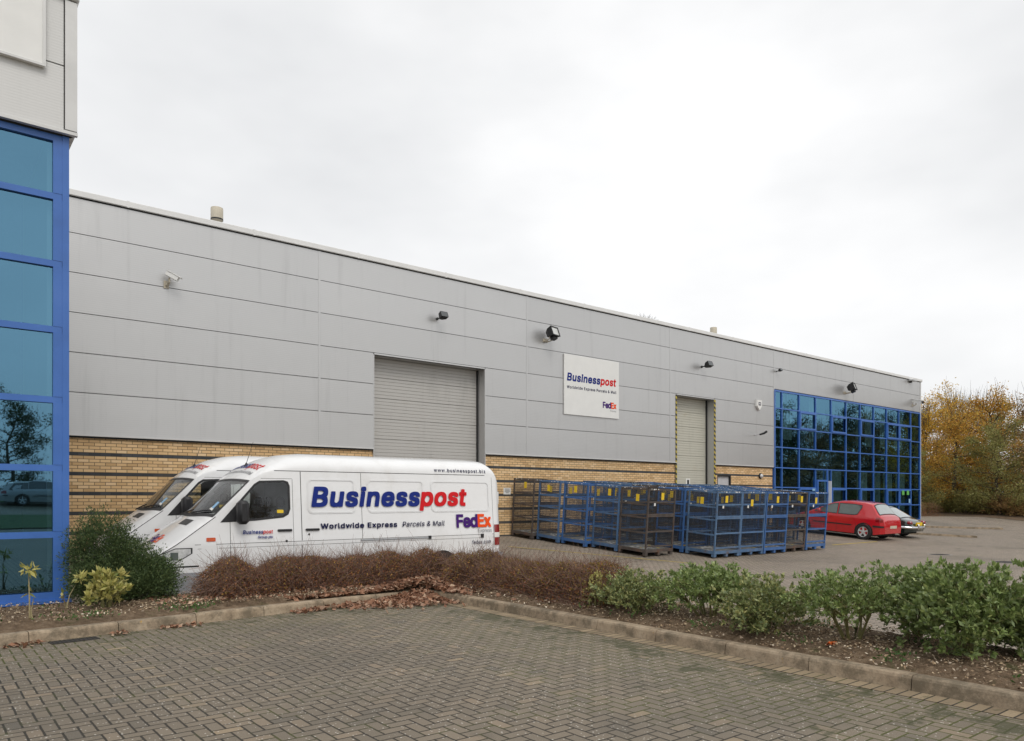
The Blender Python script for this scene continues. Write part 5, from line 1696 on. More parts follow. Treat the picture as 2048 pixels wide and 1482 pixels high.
LM = {
    'euon': leaf_mat('shrub_leaf', [(0.112, 0.157, 0.044), (0.17, 0.232, 0.068), (0.249, 0.327, 0.105), (0.184, 0.244, 0.105), (0.403, 0.47, 0.168)], 0.4, 0.2, 0.5),
    'euon_pale': leaf_mat('pale_shrub_leaf', [(0.12, 0.15, 0.05), (0.19, 0.23, 0.08), (0.27, 0.31, 0.12), (0.16, 0.2, 0.1), (0.44, 0.46, 0.2), (0.3, 0.27, 0.09)], 0.45, 0.25, 0.4),
    'euon_dark': leaf_mat('dark_shrub_leaf', [(0.06, 0.09, 0.03), (0.1, 0.14, 0.05), (0.16, 0.21, 0.075), (0.12, 0.075, 0.05), (0.28, 0.33, 0.12), (0.09, 0.12, 0.06)], 0.35, 0.2, 0.5),
    'conifer': leaf_mat('dark_bush_leaf', [(0.034, 0.06, 0.022), (0.058, 0.094, 0.033), (0.086, 0.129, 0.046), (0.115, 0.147, 0.049)], 0.6, 0.15),
    'gold': leaf_mat('golden_leaf', [(0.26, 0.27, 0.07), (0.5, 0.46, 0.14), (0.58, 0.52, 0.2), (0.2, 0.24, 0.07)], 0.5, 0.25),
    'hedge': leaf_mat('hedge_leaf', [(0.176, 0.068, 0.044), (0.326, 0.116, 0.068), (0.402, 0.18, 0.072), (0.252, 0.128, 0.061), (0.602, 0.339, 0.085)], 0.7, 0.15, 0.15),
    'hedge_y': leaf_mat('hedge_tip_leaf', [(0.203, 0.116, 0.043), (0.319, 0.203, 0.05), (0.188, 0.174, 0.043), (0.406, 0.275, 0.058)], 0.7, 0.2, 0.15),
    'dead': leaf_mat('dead_leaf', [(0.169, 0.085, 0.053), (0.26, 0.13, 0.077), (0.377, 0.208, 0.131), (0.208, 0.111, 0.075), (0.65, 0.481, 0.338)], 0.7, 0.1, 0.2),
    'chip': leaf_mat('bark_chip', [(0.105, 0.068, 0.045), (0.24, 0.165, 0.105), (0.39, 0.285, 0.18), (0.6, 0.495, 0.345), (0.15, 0.09, 0.06), (0.825, 0.72, 0.57)], 0.85, 0.0, 0.1),
    'weed': leaf_mat('weed_leaf', [(0.04, 0.09, 0.02), (0.08, 0.15, 0.035), (0.06, 0.11, 0.03)], 0.6, 0.2),
    'orange': leaf_mat('orange_leaf', [(0.38, 0.192, 0.046), (0.618, 0.329, 0.064), (0.713, 0.466, 0.09), (0.332, 0.275, 0.076), (0.475, 0.234, 0.076)], 0.7, 0.3, 0.15),
    'olive': leaf_mat('olive_leaf', [(0.196, 0.175, 0.057), (0.276, 0.263, 0.086), (0.345, 0.292, 0.115), (0.184, 0.216, 0.063), (0.437, 0.421, 0.172)], 0.7, 0.3, 0.15),
    'amber': leaf_mat('amber_leaf', [(0.501, 0.283, 0.051), (0.827, 0.536, 0.076), (0.425, 0.338, 0.076), (0.677, 0.338, 0.064)], 0.7, 0.3, 0.15),
    'brown': leaf_mat('brown_leaf', [(0.248, 0.152, 0.071), (0.373, 0.227, 0.108), (0.298, 0.227, 0.095), (0.497, 0.303, 0.12)], 0.7, 0.3, 0.15),
    'green': leaf_mat('dark_green_leaf', [(0.031, 0.053, 0.02), (0.055, 0.083, 0.029), (0.094, 0.09, 0.036)], 0.7, 0.2, 0.2),
}

def hedge(name, label, path, half_w, h, z0, n_twig, n_leaf, seed, yel=0.25):
    rng = np.random.default_rng(seed)
    P = np.array(path, float)
    seg = np.linalg.norm(np.diff(P, axis=0), axis=1); cum = np.concatenate([[0], np.cumsum(seg)])
    def at(u):
        t_ = u * cum[-1]
        return np.stack([np.interp(t_, cum, P[:, 0]), np.interp(t_, cum, P[:, 1])], 1)
    def side_vec(u):
        e = 0.02
        d = at(np.clip(u + e, 0, 1)) - at(np.clip(u - e, 0, 1))
        d /= np.linalg.norm(d, axis=1)[:, None] + 1e-9
        return np.stack([-d[:, 1], d[:, 0]], 1)
    # uneven outline from summed sines along the length
    ph = rng.uniform(0, 6.28, 6); fr = rng.uniform(3, 22, 6)
    def hh(u):
        return h * (1 + 0.1 * sum(np.sin(fr[i] * u * cum[-1] / 2.2 + ph[i]) for i in range(6)) / 1.7)
    def ww(u):
        return half_w * (1 + 0.12 * sum(np.cos(fr[i] * u * cum[-1] / 2.5 + 2 * ph[i]) for i in range(6)) / 1.7)
    def pts(n, shell):
        u = rng.uniform(0, 1, n)
        # spread across the section, denser near the outside
        a = rng.uniform(-0.15, np.pi + 0.15, n); r = 1 - rng.random(n) ** (2.2 if shell else 1.0) * 0.9
        end = np.minimum(1, np.minimum(u, 1 - u) * cum[-1] / 0.3) ** 0.5
        off = np.cos(a) * r * ww(u); z = np.maximum(0.02, np.sin(a)) ** 0.7 * r * hh(u) * (0.6 + 0.4 * end)
        xy = at(u) + side_vec(u) * off[:, None]
        return np.column_stack([xy, z0 + z]), u, off
    c0 = at(np.array([0.5]))[0]
    t = thing(name, label, 'hedge', (float(c0[0]), float(c0[1]), z0))
    base = np.array([c0[0], c0[1], z0])
    p, u, off = pts(n_twig, True)
    g = np.column_stack([at(u) + side_vec(u) * (off * .55)[:, None], np.full(len(u), z0)])
    d = p - g; d /= np.linalg.norm(d, axis=1)[:, None] + 1e-9
    d = d + rng.normal(size=d.shape) * .75; d[:, 2] = np.abs(d[:, 2]) * .8 + .05
    ln = (.06 + .2 * rng.random(len(p)) ** 2.2)[:, None]
    V, Q = strips(p - d * ln, p + d * ln * .8, .006, rng)
    np_mesh('branches', V - base, Q, M['twig'], t)
    p, u, off = pts(n_leaf, True)
    k = rng.random(len(p)) < yel * np.clip((p[:, 2] - z0) / h, 0, 1) * 1.6
    for name_, sel, mt in (('foliage', ~k, LM['hedge']), ('leaf_tips', k, LM['hedge_y'])):
        V, Q = leaves(p[sel], .03, .018, rng, .4)
        np_mesh(name_, V - base, Q, mt, t)
    return t
hedge('hedge', 'low reddish-brown twiggy hedge running along the front of the van', [(3.25, 10.95), (4.5, 11.15), (6.0, 11.2), (7.3, 11.1)], .45, .52, .14, 19000, 30000, 11)
hedge('hedge', 'brown twiggy hedge turning the corner beyond the van towards the green shrubs', [(7.35, 10.75), (7.4, 9.5), (7.35, 8.0), (7.35, 6.75)], .48, .5, .14, 17000, 29000, 12, .5)

def blob_bush(name, label, cat, centre, lobes, n, leafsz, mat, seed, stems=True, z0=.15, spray=.2):
    """lobes: (dx,dy,dz,rx,ry,rz)"""
    rng = np.random.default_rng(seed)
    t = thing(name, label, cat, (centre[0], centre[1], z0))
    P = []; D = []
    tot = sum(l[3] * l[4] + l[5] * l[3] for l in lobes)
    for l in lobes:
        k = int(n * (l[3] * l[4] + l[5] * l[3]) / tot)
        # sprays: pick spray tips on a noisy shell, leaves run back along the spray
        ns = max(8, k // 22)
        d = rng.normal(size=(ns, 3)); d[:, 2] = d[:, 2] * .8 + .25
        d /= np.linalg.norm(d, axis=1)[:, None]
        r = rng.uniform(.62, 1.08, ns)[:, None]
        tip = d * r * np.array(l[3:6]) + np.array(l[:3])
        per = k // ns
        tt = rng.uniform(0, 1, (ns, per, 1))
        axis = d + rng.normal(size=d.shape) * .25 + np.array([0, 0, .35])
        axis /= np.linalg.norm(axis, axis=1)[:, None]
        q = tip[:, None, :] - axis[:, None, :] * tt * spray + rng.normal(size=(ns, per, 3)) * spray * .11
        P.append(q.reshape(-1, 3)); D.append(np.repeat(axis, per, 0))
    P = np.concatenate(P); D = np.concatenate(D)
    k = P[:, 2] > 0.01
    V, Q = leaves(P[k], leafsz, leafsz * .4, rng, .1, D[k] * 1.2)
    np_mesh('foliage', V, Q, mat, t)
    mb = MB(); r2 = random.Random(seed)
    for _ in range(16):
        l = r2.choice(lobes)
        a = r2.uniform(0, 6.28)
        e = Vector((l[0] + l[3] * .7 * math.cos(a), l[1] + l[4] * .7 * math.sin(a), l[2] + l[5] * r2.uniform(.1, .7)))
        s = Vector((l[0] * .5 + .05 * math.cos(a), l[1] * .5 + .05 * math.sin(a), -.03))
        mb.tube([s, s.lerp(e, .5) + Vector((0, 0, .04)), e], [.014, .009, .004], M['bark'], 5)
    mb.build('branches', t)
    return t
blob_bush('evergreen_bush', 'dense dark green bush between the office corner and the vans', 'bush', (2.3, 11.5), [(-.25, .2, .6, .5, .45, .72), (.05, .1, .42, .55, .42, .52), (.42, .0, .3, .38, .36, .38), (-.35, -.1, .3, .42, .38, .4), (.1, -.2, .25, .55, .3, .3)], 64000, .034, LM['conifer'], 21)

def shrub(label, x, y, rx, ry, h, lift, n_tip, seed, leaf=.05, mat='euon', name='green_shrub', ztop=.15):
    rng = np.random.default_rng(seed); r2 = random.Random(seed)
    t = thing(name, label, 'shrub', (x, y, ztop))
    mb = MB(); tips = []
    ns = 7
    for s in range(ns):
        a = 2 * math.pi * s / ns + r2.uniform(-.4, .4); tilt = r2.uniform(.35, 1.0)
        root = Vector((.05 * math.cos(a), .05 * math.sin(a), -.03))
        mid = Vector((rx * .4 * tilt * math.cos(a), ry * .4 * tilt * math.sin(a), h * r2.uniform(.3, .42)))
        mb.tube([root, root.lerp(mid, .5) + Vector((r2.uniform(-.02, .02), r2.uniform(-.02, .02), .02)), mid], [.017, .014, .011], M['stem_green'], 6)
        for b in range(5):
            aa = a + r2.uniform(-1.0, 1.0); tl = min(1.0, tilt + r2.uniform(-.35, .35))
            e = Vector((rx * .78 * tl * math.cos(aa), ry * .78 * tl * math.sin(aa), h * (lift + (1 - lift) * r2.uniform(.25, .9) * math.sqrt(max(.1, 1 - .6 * tl * tl)))))
            mb.tube([mid, mid.lerp(e, .5) + Vector((r2.uniform(-.04, .04), r2.uniform(-.04, .04), r2.uniform(-.02, .03))), e], [.010, .007, .004], M['stem_green'], 5)
            tips.append(e)
    T = np.array([tuple(e) for e in tips])
    k = rng.integers(0, len(T), n_tip)
    c = T[k] + np.clip(rng.normal(size=(n_tip, 3)), -1.5, 1.5) * np.array([rx * .2, ry * .2, h * .13])
    c[:, 2] = np.maximum(c[:, 2], h * .06)
    # twigs to rosettes
    V, Q = strips(T[k] * .6 + c * .4, c, .006, rng)
    np_mesh('twigs', V, Q, M['stem_green'], t)
    mb.build('stems', t)
    out = c - np.array([0, 0, h * .4]); out /= np.linalg.norm(out, axis=1)[:, None] + 1e-9
    per = 14
    cc = np.repeat(c, per, 0) + rng.normal(size=(n_tip * per, 3)) * .012
    dd = np.repeat(out * .9 + np.array([0, 0, .5]), per, 0)
    V, Q = leaves(cc, leaf, leaf * .52, rng, .1, dd * .8 + rng.normal(size=dd.shape) * .5)
    np_mesh('foliage', V, Q, LM[mat], t)
    return t
shrub('small green shrub beside the brown hedge, first of the row', 7.15, 6.35, .56, .5, .54, .1, 460, 31, .044, 'euon_pale')
shrub('rounded green shrub with two pale stems, second from the brown hedge', 7.4, 5.5, .68, .56, .64, .33, 560, 32, .048)
shrub('low green shrub with sparse leaning twigs, third from the brown hedge', 7.25, 4.6, .62, .56, .6, .08, 560, 33, .046, 'euon_pale')
shrub('open green shrub with bare spreading yellow-green stems, nearest the orange litter', 7.3, 3.72, .66, .56, .68, .46, 440, 34, .045)
shrub('tallest dense green shrub with dark reddish tips near the kerb', 7.55, 2.75, .72, .66, .92, .1, 900, 35, .055)
shrub('green shrub at the outer end of the row beyond the tallest one', 8.0, 2.3, .5, .6, .66, .08, 460, 36)
shrub('green shrub filling the back of the row behind the open stemmed one', 7.95, 3.4, .45, .42, .78, .25, 340, 37)
shrub('variegated yellow-green shrub in front of the dark bush', 1.95, 10.72, .26, .26, .5, .3, 58, 38, .085, 'gold', 'golden_shrub')
shrub('wispy yellow plant at the foot of the brown hedge corner', 6.95, 6.95, .26, .28, .45, .1, 46, 39, .032, 'gold', 'golden_shrub')

def stalk_plant(x, y, h, label, seed):
    rng = np.random.default_rng(seed); r2 = random.Random(seed)
    t = thing('stalk_plant', label, 'plant', (x, y, .15))
    mb = MB(); c = []
    for k in range(3):
        a = r2.uniform(0, 6.28); hh = h * (1, .55, .45)[k]
        tip = Vector((.1 * math.cos(a) + (.07 if k == 0 else 0), .1 * math.sin(a), hh))
        mb.tube([(0.02 * k, 0, -.03), (tip.x * .3, tip.y * .3, hh * .5), tip], [.009, .007, .005], M['pale_stem'], 6)
        if k == 0:
            c = np.array(tip)[None] + rng.normal(size=(34, 3)) * np.array([.035, .035, .012])
        elif k == 1:
            c = np.concatenate([c, np.array(tip)[None] + rng.normal(size=(6, 3)) * .015])
    mb.build('stems', t)
    V, Q = leaves(c, .1, .035, rng, .0); np_mesh('foliage', V, Q, LM['gold'], t)
stalk_plant(1.06, 10.25, .62, 'pale bare-stalked plant with yellow leaf tuft before the office glass', 41)
stalk_plant(.44, 10.2, .7, 'bare-stalked plant with yellow tuft at the very edge by the office', 42)
stalk_plant(1.52, 11.0, .42, 'short thin stalk plant close to the blue corner post', 43)

# scattered stuff: bark chips, fallen leaves, weeds
def bed_points(n, rng):
    a = rng.random(n) < .5
    x = np.where(a, rng.uniform(-3, 8.2, n), rng.uniform(6.62, 8.3, n))
    y0 = 8.65 + (x + 9) / 15.47 * 1.71 + .16
    y = np.where(a, y0 + (11.8 - y0) * rng.random(n), rng.uniform(1.0, 10.3, n))
    return x, y
def scatter(name, x, y, z, size, mat, seed, flat=.25, asp=.6):
    rng = np.random.default_rng(seed); n = len(x)
    c = np.column_stack([x, y, z])
    d = rng.normal(size=(n, 3)); d[:, 2] *= flat; d /= np.linalg.norm(d, axis=1)[:, None]
    up = np.tile([0, 0, 1.0], (n, 1)) + rng.normal(size=(n, 3)) * flat
    s = np.cross(d, up); s /= np.linalg.norm(s, axis=1)[:, None]
    L = (size * rng.uniform(.4, 1.4, n))[:, None]; W = L * asp
    V = np.stack([c - d * L * .5, c + s * W * .5, c + d * L * .5, c - s * W * .5], 1).reshape(-1, 3)
    return tag(np_mesh(name, V, np.arange(4 * n).reshape(n, 4), mat), kind='stuff')
rng = np.random.default_rng(8)
x, y = bed_points(26000, rng)
edge = np.minimum(np.abs(x - 6.6), 1)
zb = .2 - np.where(x > 6.55, np.clip(.08 - (x - 6.6) * .3, 0, .08), 0) + rng.uniform(.0, .02, len(x))
o = scatter('bark_chips', x, y, zb, .03, LM['chip'], 50, .35); tag(o, 'pale and brown bark chips over the planting beds', 'bark chips')
n = 5200
th = rng.random(n) ** .6
side = rng.random(n)
px = np.concatenate([6.2 + rng.normal(0, .6, n // 2), rng.uniform(4.2, 6.3, n // 4), 6.75 + rng.normal(0, .35, n // 4)])
py = np.concatenate([10.2 + rng.normal(-.08, .33, n // 2), 10.28 + (rng.uniform(4.2, 6.3, n // 4) * 0) + rng.normal(.1, .2, n // 4), 10.2 + rng.normal(0, .5, n // 4)])
pz = .02 + .16 * np.exp(-((px - 6.5) / .6) ** 2 - ((py - 10.45) / .4) ** 2) * rng.random(len(px)) ** .5 + np.where((py > 10.3) | (px > 6.47), .13, 0) + rng.uniform(0, .03, len(px))
o = scatter('fallen_leaves', px, py, pz, .085, LM['dead'], 51, .55, .7); tag(o, 'drift of brown fallen leaves over the kerb corner', 'fallen leaves')
n = 900
lx = np.concatenate([rng.uniform(.0, 6.2, n), rng.uniform(2.5, 8.2, n)])
ly = np.concatenate([8.62 + (lx[:n] + 9) / 15.47 * 1.71 - np.abs(rng.normal(0, .09, n)), rng.uniform(10.3, 11.3, n)])
keep = np.concatenate([np.sin(lx[:n] * 3.1) + np.sin(lx[:n] * 7.7) > .3, np.ones(n, bool)])
lz = np.concatenate([np.full(n, .012), np.full(n, .22)]) + rng.uniform(0, .02, 2 * n)
o = scatter('fallen_leaves', lx[keep], ly[keep], lz[keep], .06, LM['dead'], 52, .4, .7); tag(o, 'thin line of dead leaves along the kerb and under the hedge', 'fallen leaves')
n = 700
wx = np.concatenate([rng.uniform(-1, 3.2, n // 2), rng.uniform(6.7, 8.1, n // 2)])
wy = np.concatenate([rng.uniform(9.9, 11.2, n // 2), rng.uniform(2, 7.0, n // 2)])
k = (np.sin(wx * 5) + np.cos(wy * 6.1)) > .35
c = np.column_stack([wx, wy, np.full(len(wx), .2)])[k]
c = np.repeat(c, 5, 0) + rng.normal(size=(5 * k.sum(), 3)) * np.array([.05, .05, .012])
V, Q = leaves(c, .05, .022, rng, .4)
tag(np_mesh('weeds', V, Q, LM['weed']), 'low green weeds in the planting beds', 'weeds', None, 'stuff')

# orange litter in the bed
t = thing('orange_wrapper', 'bright orange scrap of litter on the soil below the open shrub', 'litter', (6.92, 3.72, .19))
mb = MB(); v = []
for i in range(5):
    for j in range(3):
        v.append(((i - 2) * .03, (j - 1) * .03 + .01 * math.sin(i * 2), .012 + .016 * math.sin(i * 1.7 + j * 2)))
mb.add(v, [(i * 3 + j, (i + 1) * 3 + j, (i + 1) * 3 + j + 1, i * 3 + j + 1) for i in range(4) for j in range(2)], M['orange_litter'], True)
mb.add([(a, b, c - .006) for a, b, c in v], [(i * 3 + j + 1, (i + 1) * 3 + j + 1, (i + 1) * 3 + j, i * 3 + j) for i in range(4) for j in range(2)], M['orange_litter'], True)
mb.build('wrapper', t)

# trees
def tree_proto(H, Rc, low, n_leaf, leaf, mat, seed, bare=120, shape=1.0, fans=0):
    rng = np.random.default_rng(seed); r2 = random.Random(seed)
    t = thing('tree', 'x', 'tree', (0, 0, 0))
    mb = MB()
    tr = [(r2.uniform(-.15, .15) * k, r2.uniform(-.15, .15) * k, H * .86 * k / 5) for k in range(6)]
    mb.tube(tr, [.17 * H / 9, .15 * H / 9, .12 * H / 9, .09 * H / 9, .05 * H / 9, .02], M['bark'], 8)
    tips = []; bases = []
    nl = 26
    for i in range(nl):
        f = low + (1 - low) * (i + r2.random()) / nl
        a = i * 2.4 + r2.uniform(-.5, .5)
        z0 = H * .84 * f * .92
        k = z0 / (H * .86) * 5; ki = min(4, int(k)); p0 = Vector(tr[ki]).lerp(Vector(tr[ki + 1]), k - ki)
        reach = Rc * (math.sin(math.pi * min(1, .18 + .75 * f)) ** shape) * r2.uniform(.75, 1.15)
        rise = H * .16 * r2.uniform(.4, 1.3) * (0.4 + f)
        p2 = p0 + Vector((reach * math.cos(a), reach * math.sin(a), rise))
        p1 = p0.lerp(p2, .5) + Vector((0, 0, -.08 * reach))
        mb.tube([p0, p1, p2], [.05 * H / 9, .03 * H / 9, .012], M['bark'], 5)
        for s in range(7):
            q0 = p0.lerp(p1, r2.uniform(.5, 1)) if s < 3 else p1.lerp(p2, r2.uniform(0, 1))
            aa = a + r2.uniform(-1.2, 1.2); ll = reach * r2.uniform(.2, .5)
            q1 = q0 + Vector((ll * math.cos(aa), ll * math.sin(aa), r2.uniform(-.1, .8) * ll))
            mb.tube([q0, q1], [.014, .006], M['bark'], 4)
            tips.append(tuple(q1)); bases.append(tuple(q0))
    # bare leader twigs at the top and rim
    for _ in range(bare):
        i = r2.randrange(len(tips))
        q = Vector(tips[i]) if r2.random() < .5 else Vector(tr[5]) + Vector((r2.gauss(0, Rc * .3), r2.gauss(0, Rc * .3), -H * .1 * r2.random()))
        e = q + Vector((r2.gauss(0, .25), r2.gauss(0, .25), r2.uniform(.5, 1.5) * H / 9))
        mb.tube([q, e], [.012, .004], M['bark'], 3)
    for _ in range(fans):
        q = Vector(r2.choice(tips)); o_ = Vector((q.x * .35, q.y * .35, q.z - 1.2)); d = (q - o_).normalized()
        e = q + d * r2.uniform(.3, 1.0) + Vector((r2.gauss(0, .3), r2.gauss(0, .3), r2.gauss(.1, .25)))
        mb.tube([q, q.lerp(e, .5) + Vector((r2.gauss(0, .05), r2.gauss(0, .05), .04)), e], [.006, .005, .004], M['bark'], 3)
    mb.build('trunk', t)
    if n_leaf:
        T = np.array(tips); B = np.array(bases)
        k = rng.integers(0, len(T), n_leaf); u = rng.uniform(.25, 1.1, (n_leaf, 1))
        dens = rng.random(len(T))
        keep = rng.random(n_leaf) < .35 + .65 * dens[k]
        c = B[k] + (T[k] - B[k]) * u + rng.normal(size=(n_leaf, 3)) * np.array([.32, .32, .2]) * (H / 9)
        V, Q = leaves(c[keep], leaf, leaf * .55, rng, .0)
        np_mesh('crown', V, Q, mat, t)
    return t
TP = [tree_proto(9.5, 3.0, .1, 20000, .16, LM['orange'], 61), tree_proto(9.0, 3.4, .02, 24000, .155, LM['olive'], 62, 60),
      tree_proto(10.0, 2.6, .12, 15000, .155, LM['amber'], 63, 260), tree_proto(8.8, 2.8, .08, 14000, .15, LM['brown'], 64, 320),
      tree_proto(9.5, 3.4, .05, 17000, .18, LM['green'], 65, 90)]
tfirst = [True] * len(TP)
def plant_tree(k, x, y, s, rz, label, group='autumn trees on the bank'):
    if tfirst[k]:
        o = TP[k]; tfirst[k] = False
    else:
        o = copy_tree(TP[k])
    s *= .9 if x > 50 else 1.0
    o.location = (x, y, ground_z(x, y) - .05); o.scale = (s, s, s); o.rotation_euler = (0, 0, rz)
    o['label'] = label
    o['group'] = group
    return o
right_trees = [
    (1, 58.5, 19.4, .84, 'olive brown tree spreading low over the verge at the right edge'),
    (0, 60.5, 23.0, 1.0, 'orange-leaved tree behind the low olive one'),
    (2, 62.0, 26.0, .95, 'amber tree standing closest past the glazed corner'),
    (3, 64.0, 29.5, 1.0, 'thin brown tree with bare twigs seen just over the glazed corner'),
    (0, 64.5, 21.8, 1.12, 'tall orange tree at the top of the bank'),
    (2, 66.0, 25.0, 1.08, 'tall amber tree in the second row on the bank'),
    (3, 69.0, 28.5, 1.1, 'half-bare brown tree far back on the bank'),
    (3, 60.5, 17.2, 1.15, 'brown tree rising at the extreme right of the bank'),
    (1, 57.0, 24.6, .62, 'small olive bushy tree beside the low hedge past the glazing'),
    (2, 61.0, 13.0, 1.0, 'amber tree out to the right, mirrored in the glazing'),
    (3, 62.0, 9.0, 1.1, 'bare brown tree mirrored in the middle of the glazing'),
    (3, 61.0, 5.0, 1.05, 'sparse brown tree mirrored low in the glazing'),
    (4, 63.0, 1.0, 1.0, 'dark green tree mirrored at the left of the glazing'),
    (3, 60.0, -3.0, 1.1, 'brown tree at the far right of the yard, mirrored in glass'),
    (4, 66.0, 6.5, .95, 'dark evergreen tree behind the bare ones mirrored in glass'),
    (4, 66.0, 12.0, .95, 'dark evergreen tree behind the amber one to the right'),
    (0, 68.0, 18.0, 1.05, 'orange tree high on the bank at the right'),
    (1, 70.0, 23.5, 1.05, 'olive tree at the back of the bank'),
    (4, 69.5, 9.5, 1.15, 'tall dark tree in the back row mirrored in the middle panes'),
    (4, 70.0, 3.5, 1.15, 'tall dark tree in the back row mirrored in the left panes'),
    (4, 67.0, -2.5, 1.2, 'tall dark tree in the back row mirrored at the left end'),
    (3, 63.5, -6.5, 1.15, 'bare brown tree mirrored in the outermost left panes'),
    (4, 70.0, -8.0, 1.2, 'farthest dark tree in the back row mirrored in glass'),
    (4, 65.5, 14.5, 1.0, 'dark tree between amber and brown ones to the right'),
]
for i, (k, x, y, s, lab) in enumerate(right_trees):
    plant_tree(k, x, y, s, i * 1.3, lab)
for i, (k, x, y, s, lab) in enumerate([
    (4, 1.0, -36.0, .72, 'dark tree behind the silver car, left of those reflected in office glass'),
    (4, 5.2, -38.0, .8, 'tallest dark tree reflected in the office glass'),
    (3, 10.5, -36.0, .7, 'sparse tree reflected beside the office frame'),
    (4, -5.0, -38.0, .75, 'dark tree beyond the left edge of the office reflection'),
    (4, 15.0, -39.0, 1.0, 'dark tree across the road behind the parking bays'),
    (3, 22.0, -38.0, 1.0, 'bare tree across the road farther along')]):
    plant_tree(k, x, y, s, i * 1.7, lab, 'trees across the road reflected in glass')
bt = thing('tree', 'x', 'tree', (53.0, 47.0, .3))
mb = MB(); r2 = random.Random(71)
mb.tube([(0, 0, -.2), (.1, 0, 6), (0, .1, 12), (.05, 0, 16)], [.3, .24, .15, .07], M['bark'], 8)
for k in range(16):
    a = k * 2.4; z = 9 + k * .42
    mb.tube([(0, 0, z), (1.1 * math.cos(a), 1.1 * math.sin(a), z + 1.0), (2.0 * math.cos(a), 2.0 * math.sin(a), z + 1.9)], [.07, .04, .02], M['bark'], 5)
mb.build('trunk', bt)
mb = MB()
for k in range(700):
    a = r2.uniform(0, 6.28); e = math.asin(r2.uniform(.05, 1)); r1 = r2.uniform(2.1, 2.75)
    d = Vector((math.cos(a) * math.cos(e), math.sin(a) * math.cos(e), math.sin(e) * .95))
    c0 = Vector((0, 0, 15.9)); p1 = c0 + d * r1
    p0 = c0 + d * r1 * r2.uniform(.45, .8) + Vector((r2.gauss(0, .2), r2.gauss(0, .2), r2.gauss(0, .1)))
    mb.tube([p0, p0.lerp(p1, .5) + Vector((r2.gauss(0, .06), r2.gauss(0, .06), .03)), p1], [.012, .009, .005], M['bark'], 3)
mb.build('twigs', bt)
tag(bt, 'leafless tree crown showing over the warehouse roof', 'tree')
for i, (x, y, sx, h) in enumerate([(57.6, 19.6, 1.5, 1.7), (58.2, 22.0, 1.7, 2.1), (59.5, 25.6, 1.8, 2.2), (61.5, 28.6, 1.8, 2.0), (58.6, 17.0, 1.7, 2.0), (59.5, 12.0, 2.0, 2.4), (59.8, 8.0, 2.0, 2.6), (59.6, 4.0, 2.0, 2.4), (59.5, 0.0, 2.0, 2.6), (66.0, 23.5, 2.4, 3.0), (67.0, 28.0, 2.4, 3.0), (65.0, 18.5, 2.4, 3.0)]):
    x += 1.6
    lab = ['olive bush low under the trees at the right edge', 'bushy undergrowth under the orange tree by the verge', 'brown-green bush between the trunks past the glazed corner', 'bush at the foot of the thin brown tree', 'dense bush at the extreme right of the bank', 'bush mirrored in the right-hand panes', 'large bush mirrored in the middle panes', 'bush mirrored in the lower left panes', 'large bush mirrored at the left end of the glazing', 'tall dark bush behind the front trees', 'tall dark bush farthest back on the bank', 'tall bush behind the bushes at the right edge'][i]
    blob_bush('bush', lab, 'bush', (x, y), [(0, 0, h * .4, sx, sx, h * .55), (sx * .6, sx * .7, h * .35, sx * .8, sx * .8, h * .45), (-sx * .5, -sx * .8, h * .32, sx * .8, sx * .8, h * .42)], 7000, .17, LM['olive' if i % 3 else 'brown'] if i < 5 else LM['green' if i % 2 else 'olive'], 200 + i, z0=ground_z(x, y), spray=.6)['group'] = 'bushes under the trees'
# far low clipped hedge by the trees and the verge
hedge('hedge', 'low brown clipped hedge on the far verge past the glazed corner', [(52.0, 24.0), (54.0, 23.6), (56.2, 22.6)], .8, 1.0, .3, 2500, 9000, 72, .3)
mb = MB()
pts_ = []
for j in range(40):
    y = -8 + j * 1.3
    for x in (56.0 + .5 * math.sin(j * .6), 60, 66, 74):
        pts_.append((x, y, ground_z(x, y) + (.02 if x < 57 else .06)))
mb.add(pts_, [(j * 4 + i, j * 4 + i + 1, (j + 1) * 4 + i + 1, (j + 1) * 4 + i) for j in range(39) for i in range(3)], M['litter'], True)
tag(mb.build('bank'), kind='structure')
# verge behind the camera (mirrored in the office glass)
mb = MB(); v = []
for j, y in enumerate((-18.0, -19.0, -20.0, -21.2, -22.3)):
    for x in range(-40, 61, 4):
        v.append((x, y, ground_z(x, y) + .05))
nx = 26
mb.add(v, [(j * nx + i, j * nx + i + 1, (j + 1) * nx + i + 1, (j + 1) * nx + i) for j in range(4) for i in range(nx - 1)], M['grass'], True)
tag(mb.build('grass_verge'), kind='structure')
mb = MB(); v = []
for y in (-28.5, -33, -50, -90):
    for x in (-80, -40, 0, 40, 56):
        v.append((x, y, 1.26))
mb.add(v, [(j * 5 + i, j * 5 + i + 1, (j + 1) * 5 + i + 1, (j + 1) * 5 + i) for j in range(3) for i in range(4)], M['grass'])
tag(mb.build('grass_verge'), kind='structure')

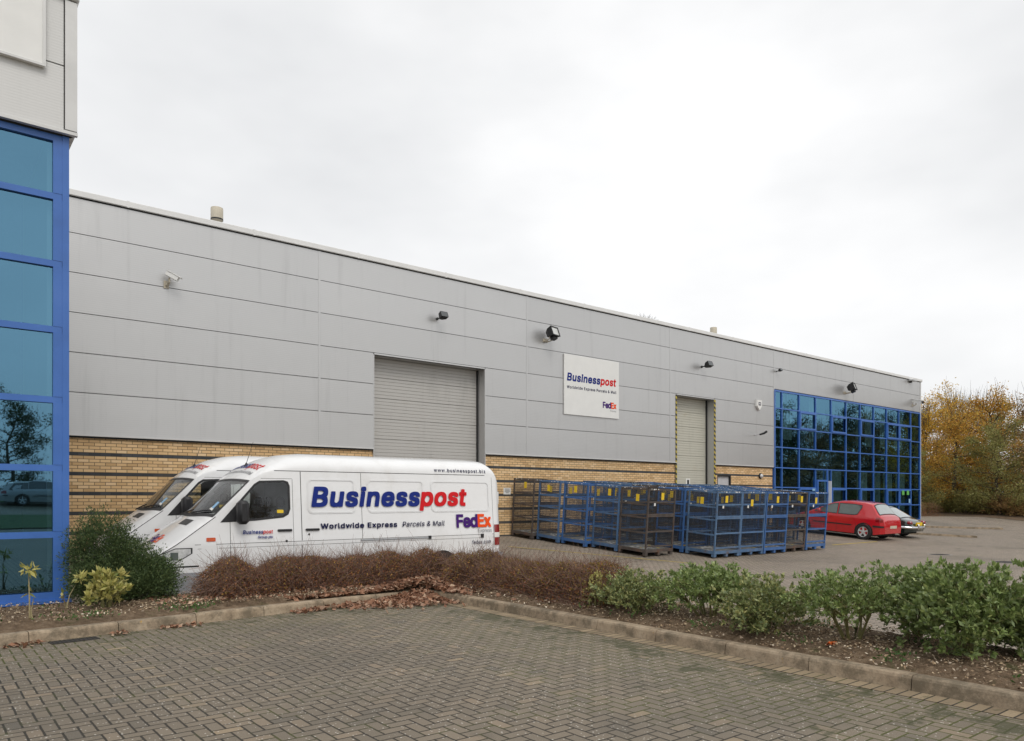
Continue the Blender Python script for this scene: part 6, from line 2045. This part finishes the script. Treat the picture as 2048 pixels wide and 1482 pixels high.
# ------------------------------------------------------------------ light and sky
SUN_EL, SUN_AZ = R(50), R(-165)     # azimuth measured from +y towards +x
w = bpy.data.worlds.new('World'); scene.world = w
w.use_nodes = True
nt = w.node_tree
for n in list(nt.nodes): nt.nodes.remove(n)
g = NG(nt)
out = g.node('ShaderNodeOutputWorld'); bg = g.node('ShaderNodeBackground')
g.link(bg.outputs[0], out.inputs[0])
bg.inputs[1].default_value = 0.1
sky = g.node('ShaderNodeTexSky'); sky.sky_type = 'NISHITA'; sky.sun_disc = False
sky.sun_elevation = SUN_EL; sky.sun_rotation = SUN_AZ
sky.air_density = 1.0; sky.dust_density = 3.0
tc = g.node('ShaderNodeTexCoord')
mp = g.node('ShaderNodeMapping'); mp.inputs['Scale'].default_value = (1.0, 1.0, 2.2); mp.inputs['Rotation'].default_value = (0.2, 0.1, 0.6)
g.link(tc.outputs['Generated'], mp.inputs[0])
n1 = g.noise(mp.outputs[0], 1.5, 5, 0.5)
cl = g.ramp(n1, [(0.34, (7.9, 7.98, 8.1)), (0.5, (9.4, 9.45, 9.5)), (0.62, (10.7, 10.7, 10.7))])
mixc = g.mix(0.93, sky.outputs[0], cl)
g.link(mixc, bg.inputs[0])
sd = bpy.data.lights.new('sun', 'SUN'); sd.energy = 1.4; sd.angle = R(28); sd.color = (1.0, 0.96, 0.9)
so = bpy.data.objects.new('sun', sd); COL.objects.link(so)
dirv = Vector((math.sin(SUN_AZ) * math.cos(SUN_EL), math.cos(SUN_AZ) * math.cos(SUN_EL), math.sin(SUN_EL)))
so.rotation_euler = dirv.to_track_quat('Z', 'Y').to_euler()
so.location = (0, -10, 30)

# ------------------------------------------------------------------ camera
cd = bpy.data.cameras.new('camera'); cam = bpy.data.objects.new('camera', cd); COL.objects.link(cam)
cd.sensor_width = 36.0; cd.lens = 36.0 * 1500 / 2048
cd.shift_y = 255 / 2048
cd.clip_start = 0.1; cd.clip_end = 3000
cam.location = (0, 0, CAMZ)
cam.rotation_euler = (R(90), 0, -math.asin(0.6246))
scene.camera = cam
scene.view_settings.view_transform = 'Standard'
scene.view_settings.look = 'None'
scene.view_settings.exposure = 0.0
scene.view_settings.gamma = 1.0
scene.cycles.max_bounces = 8
scene.cycles.transparent_max_bounces = 24
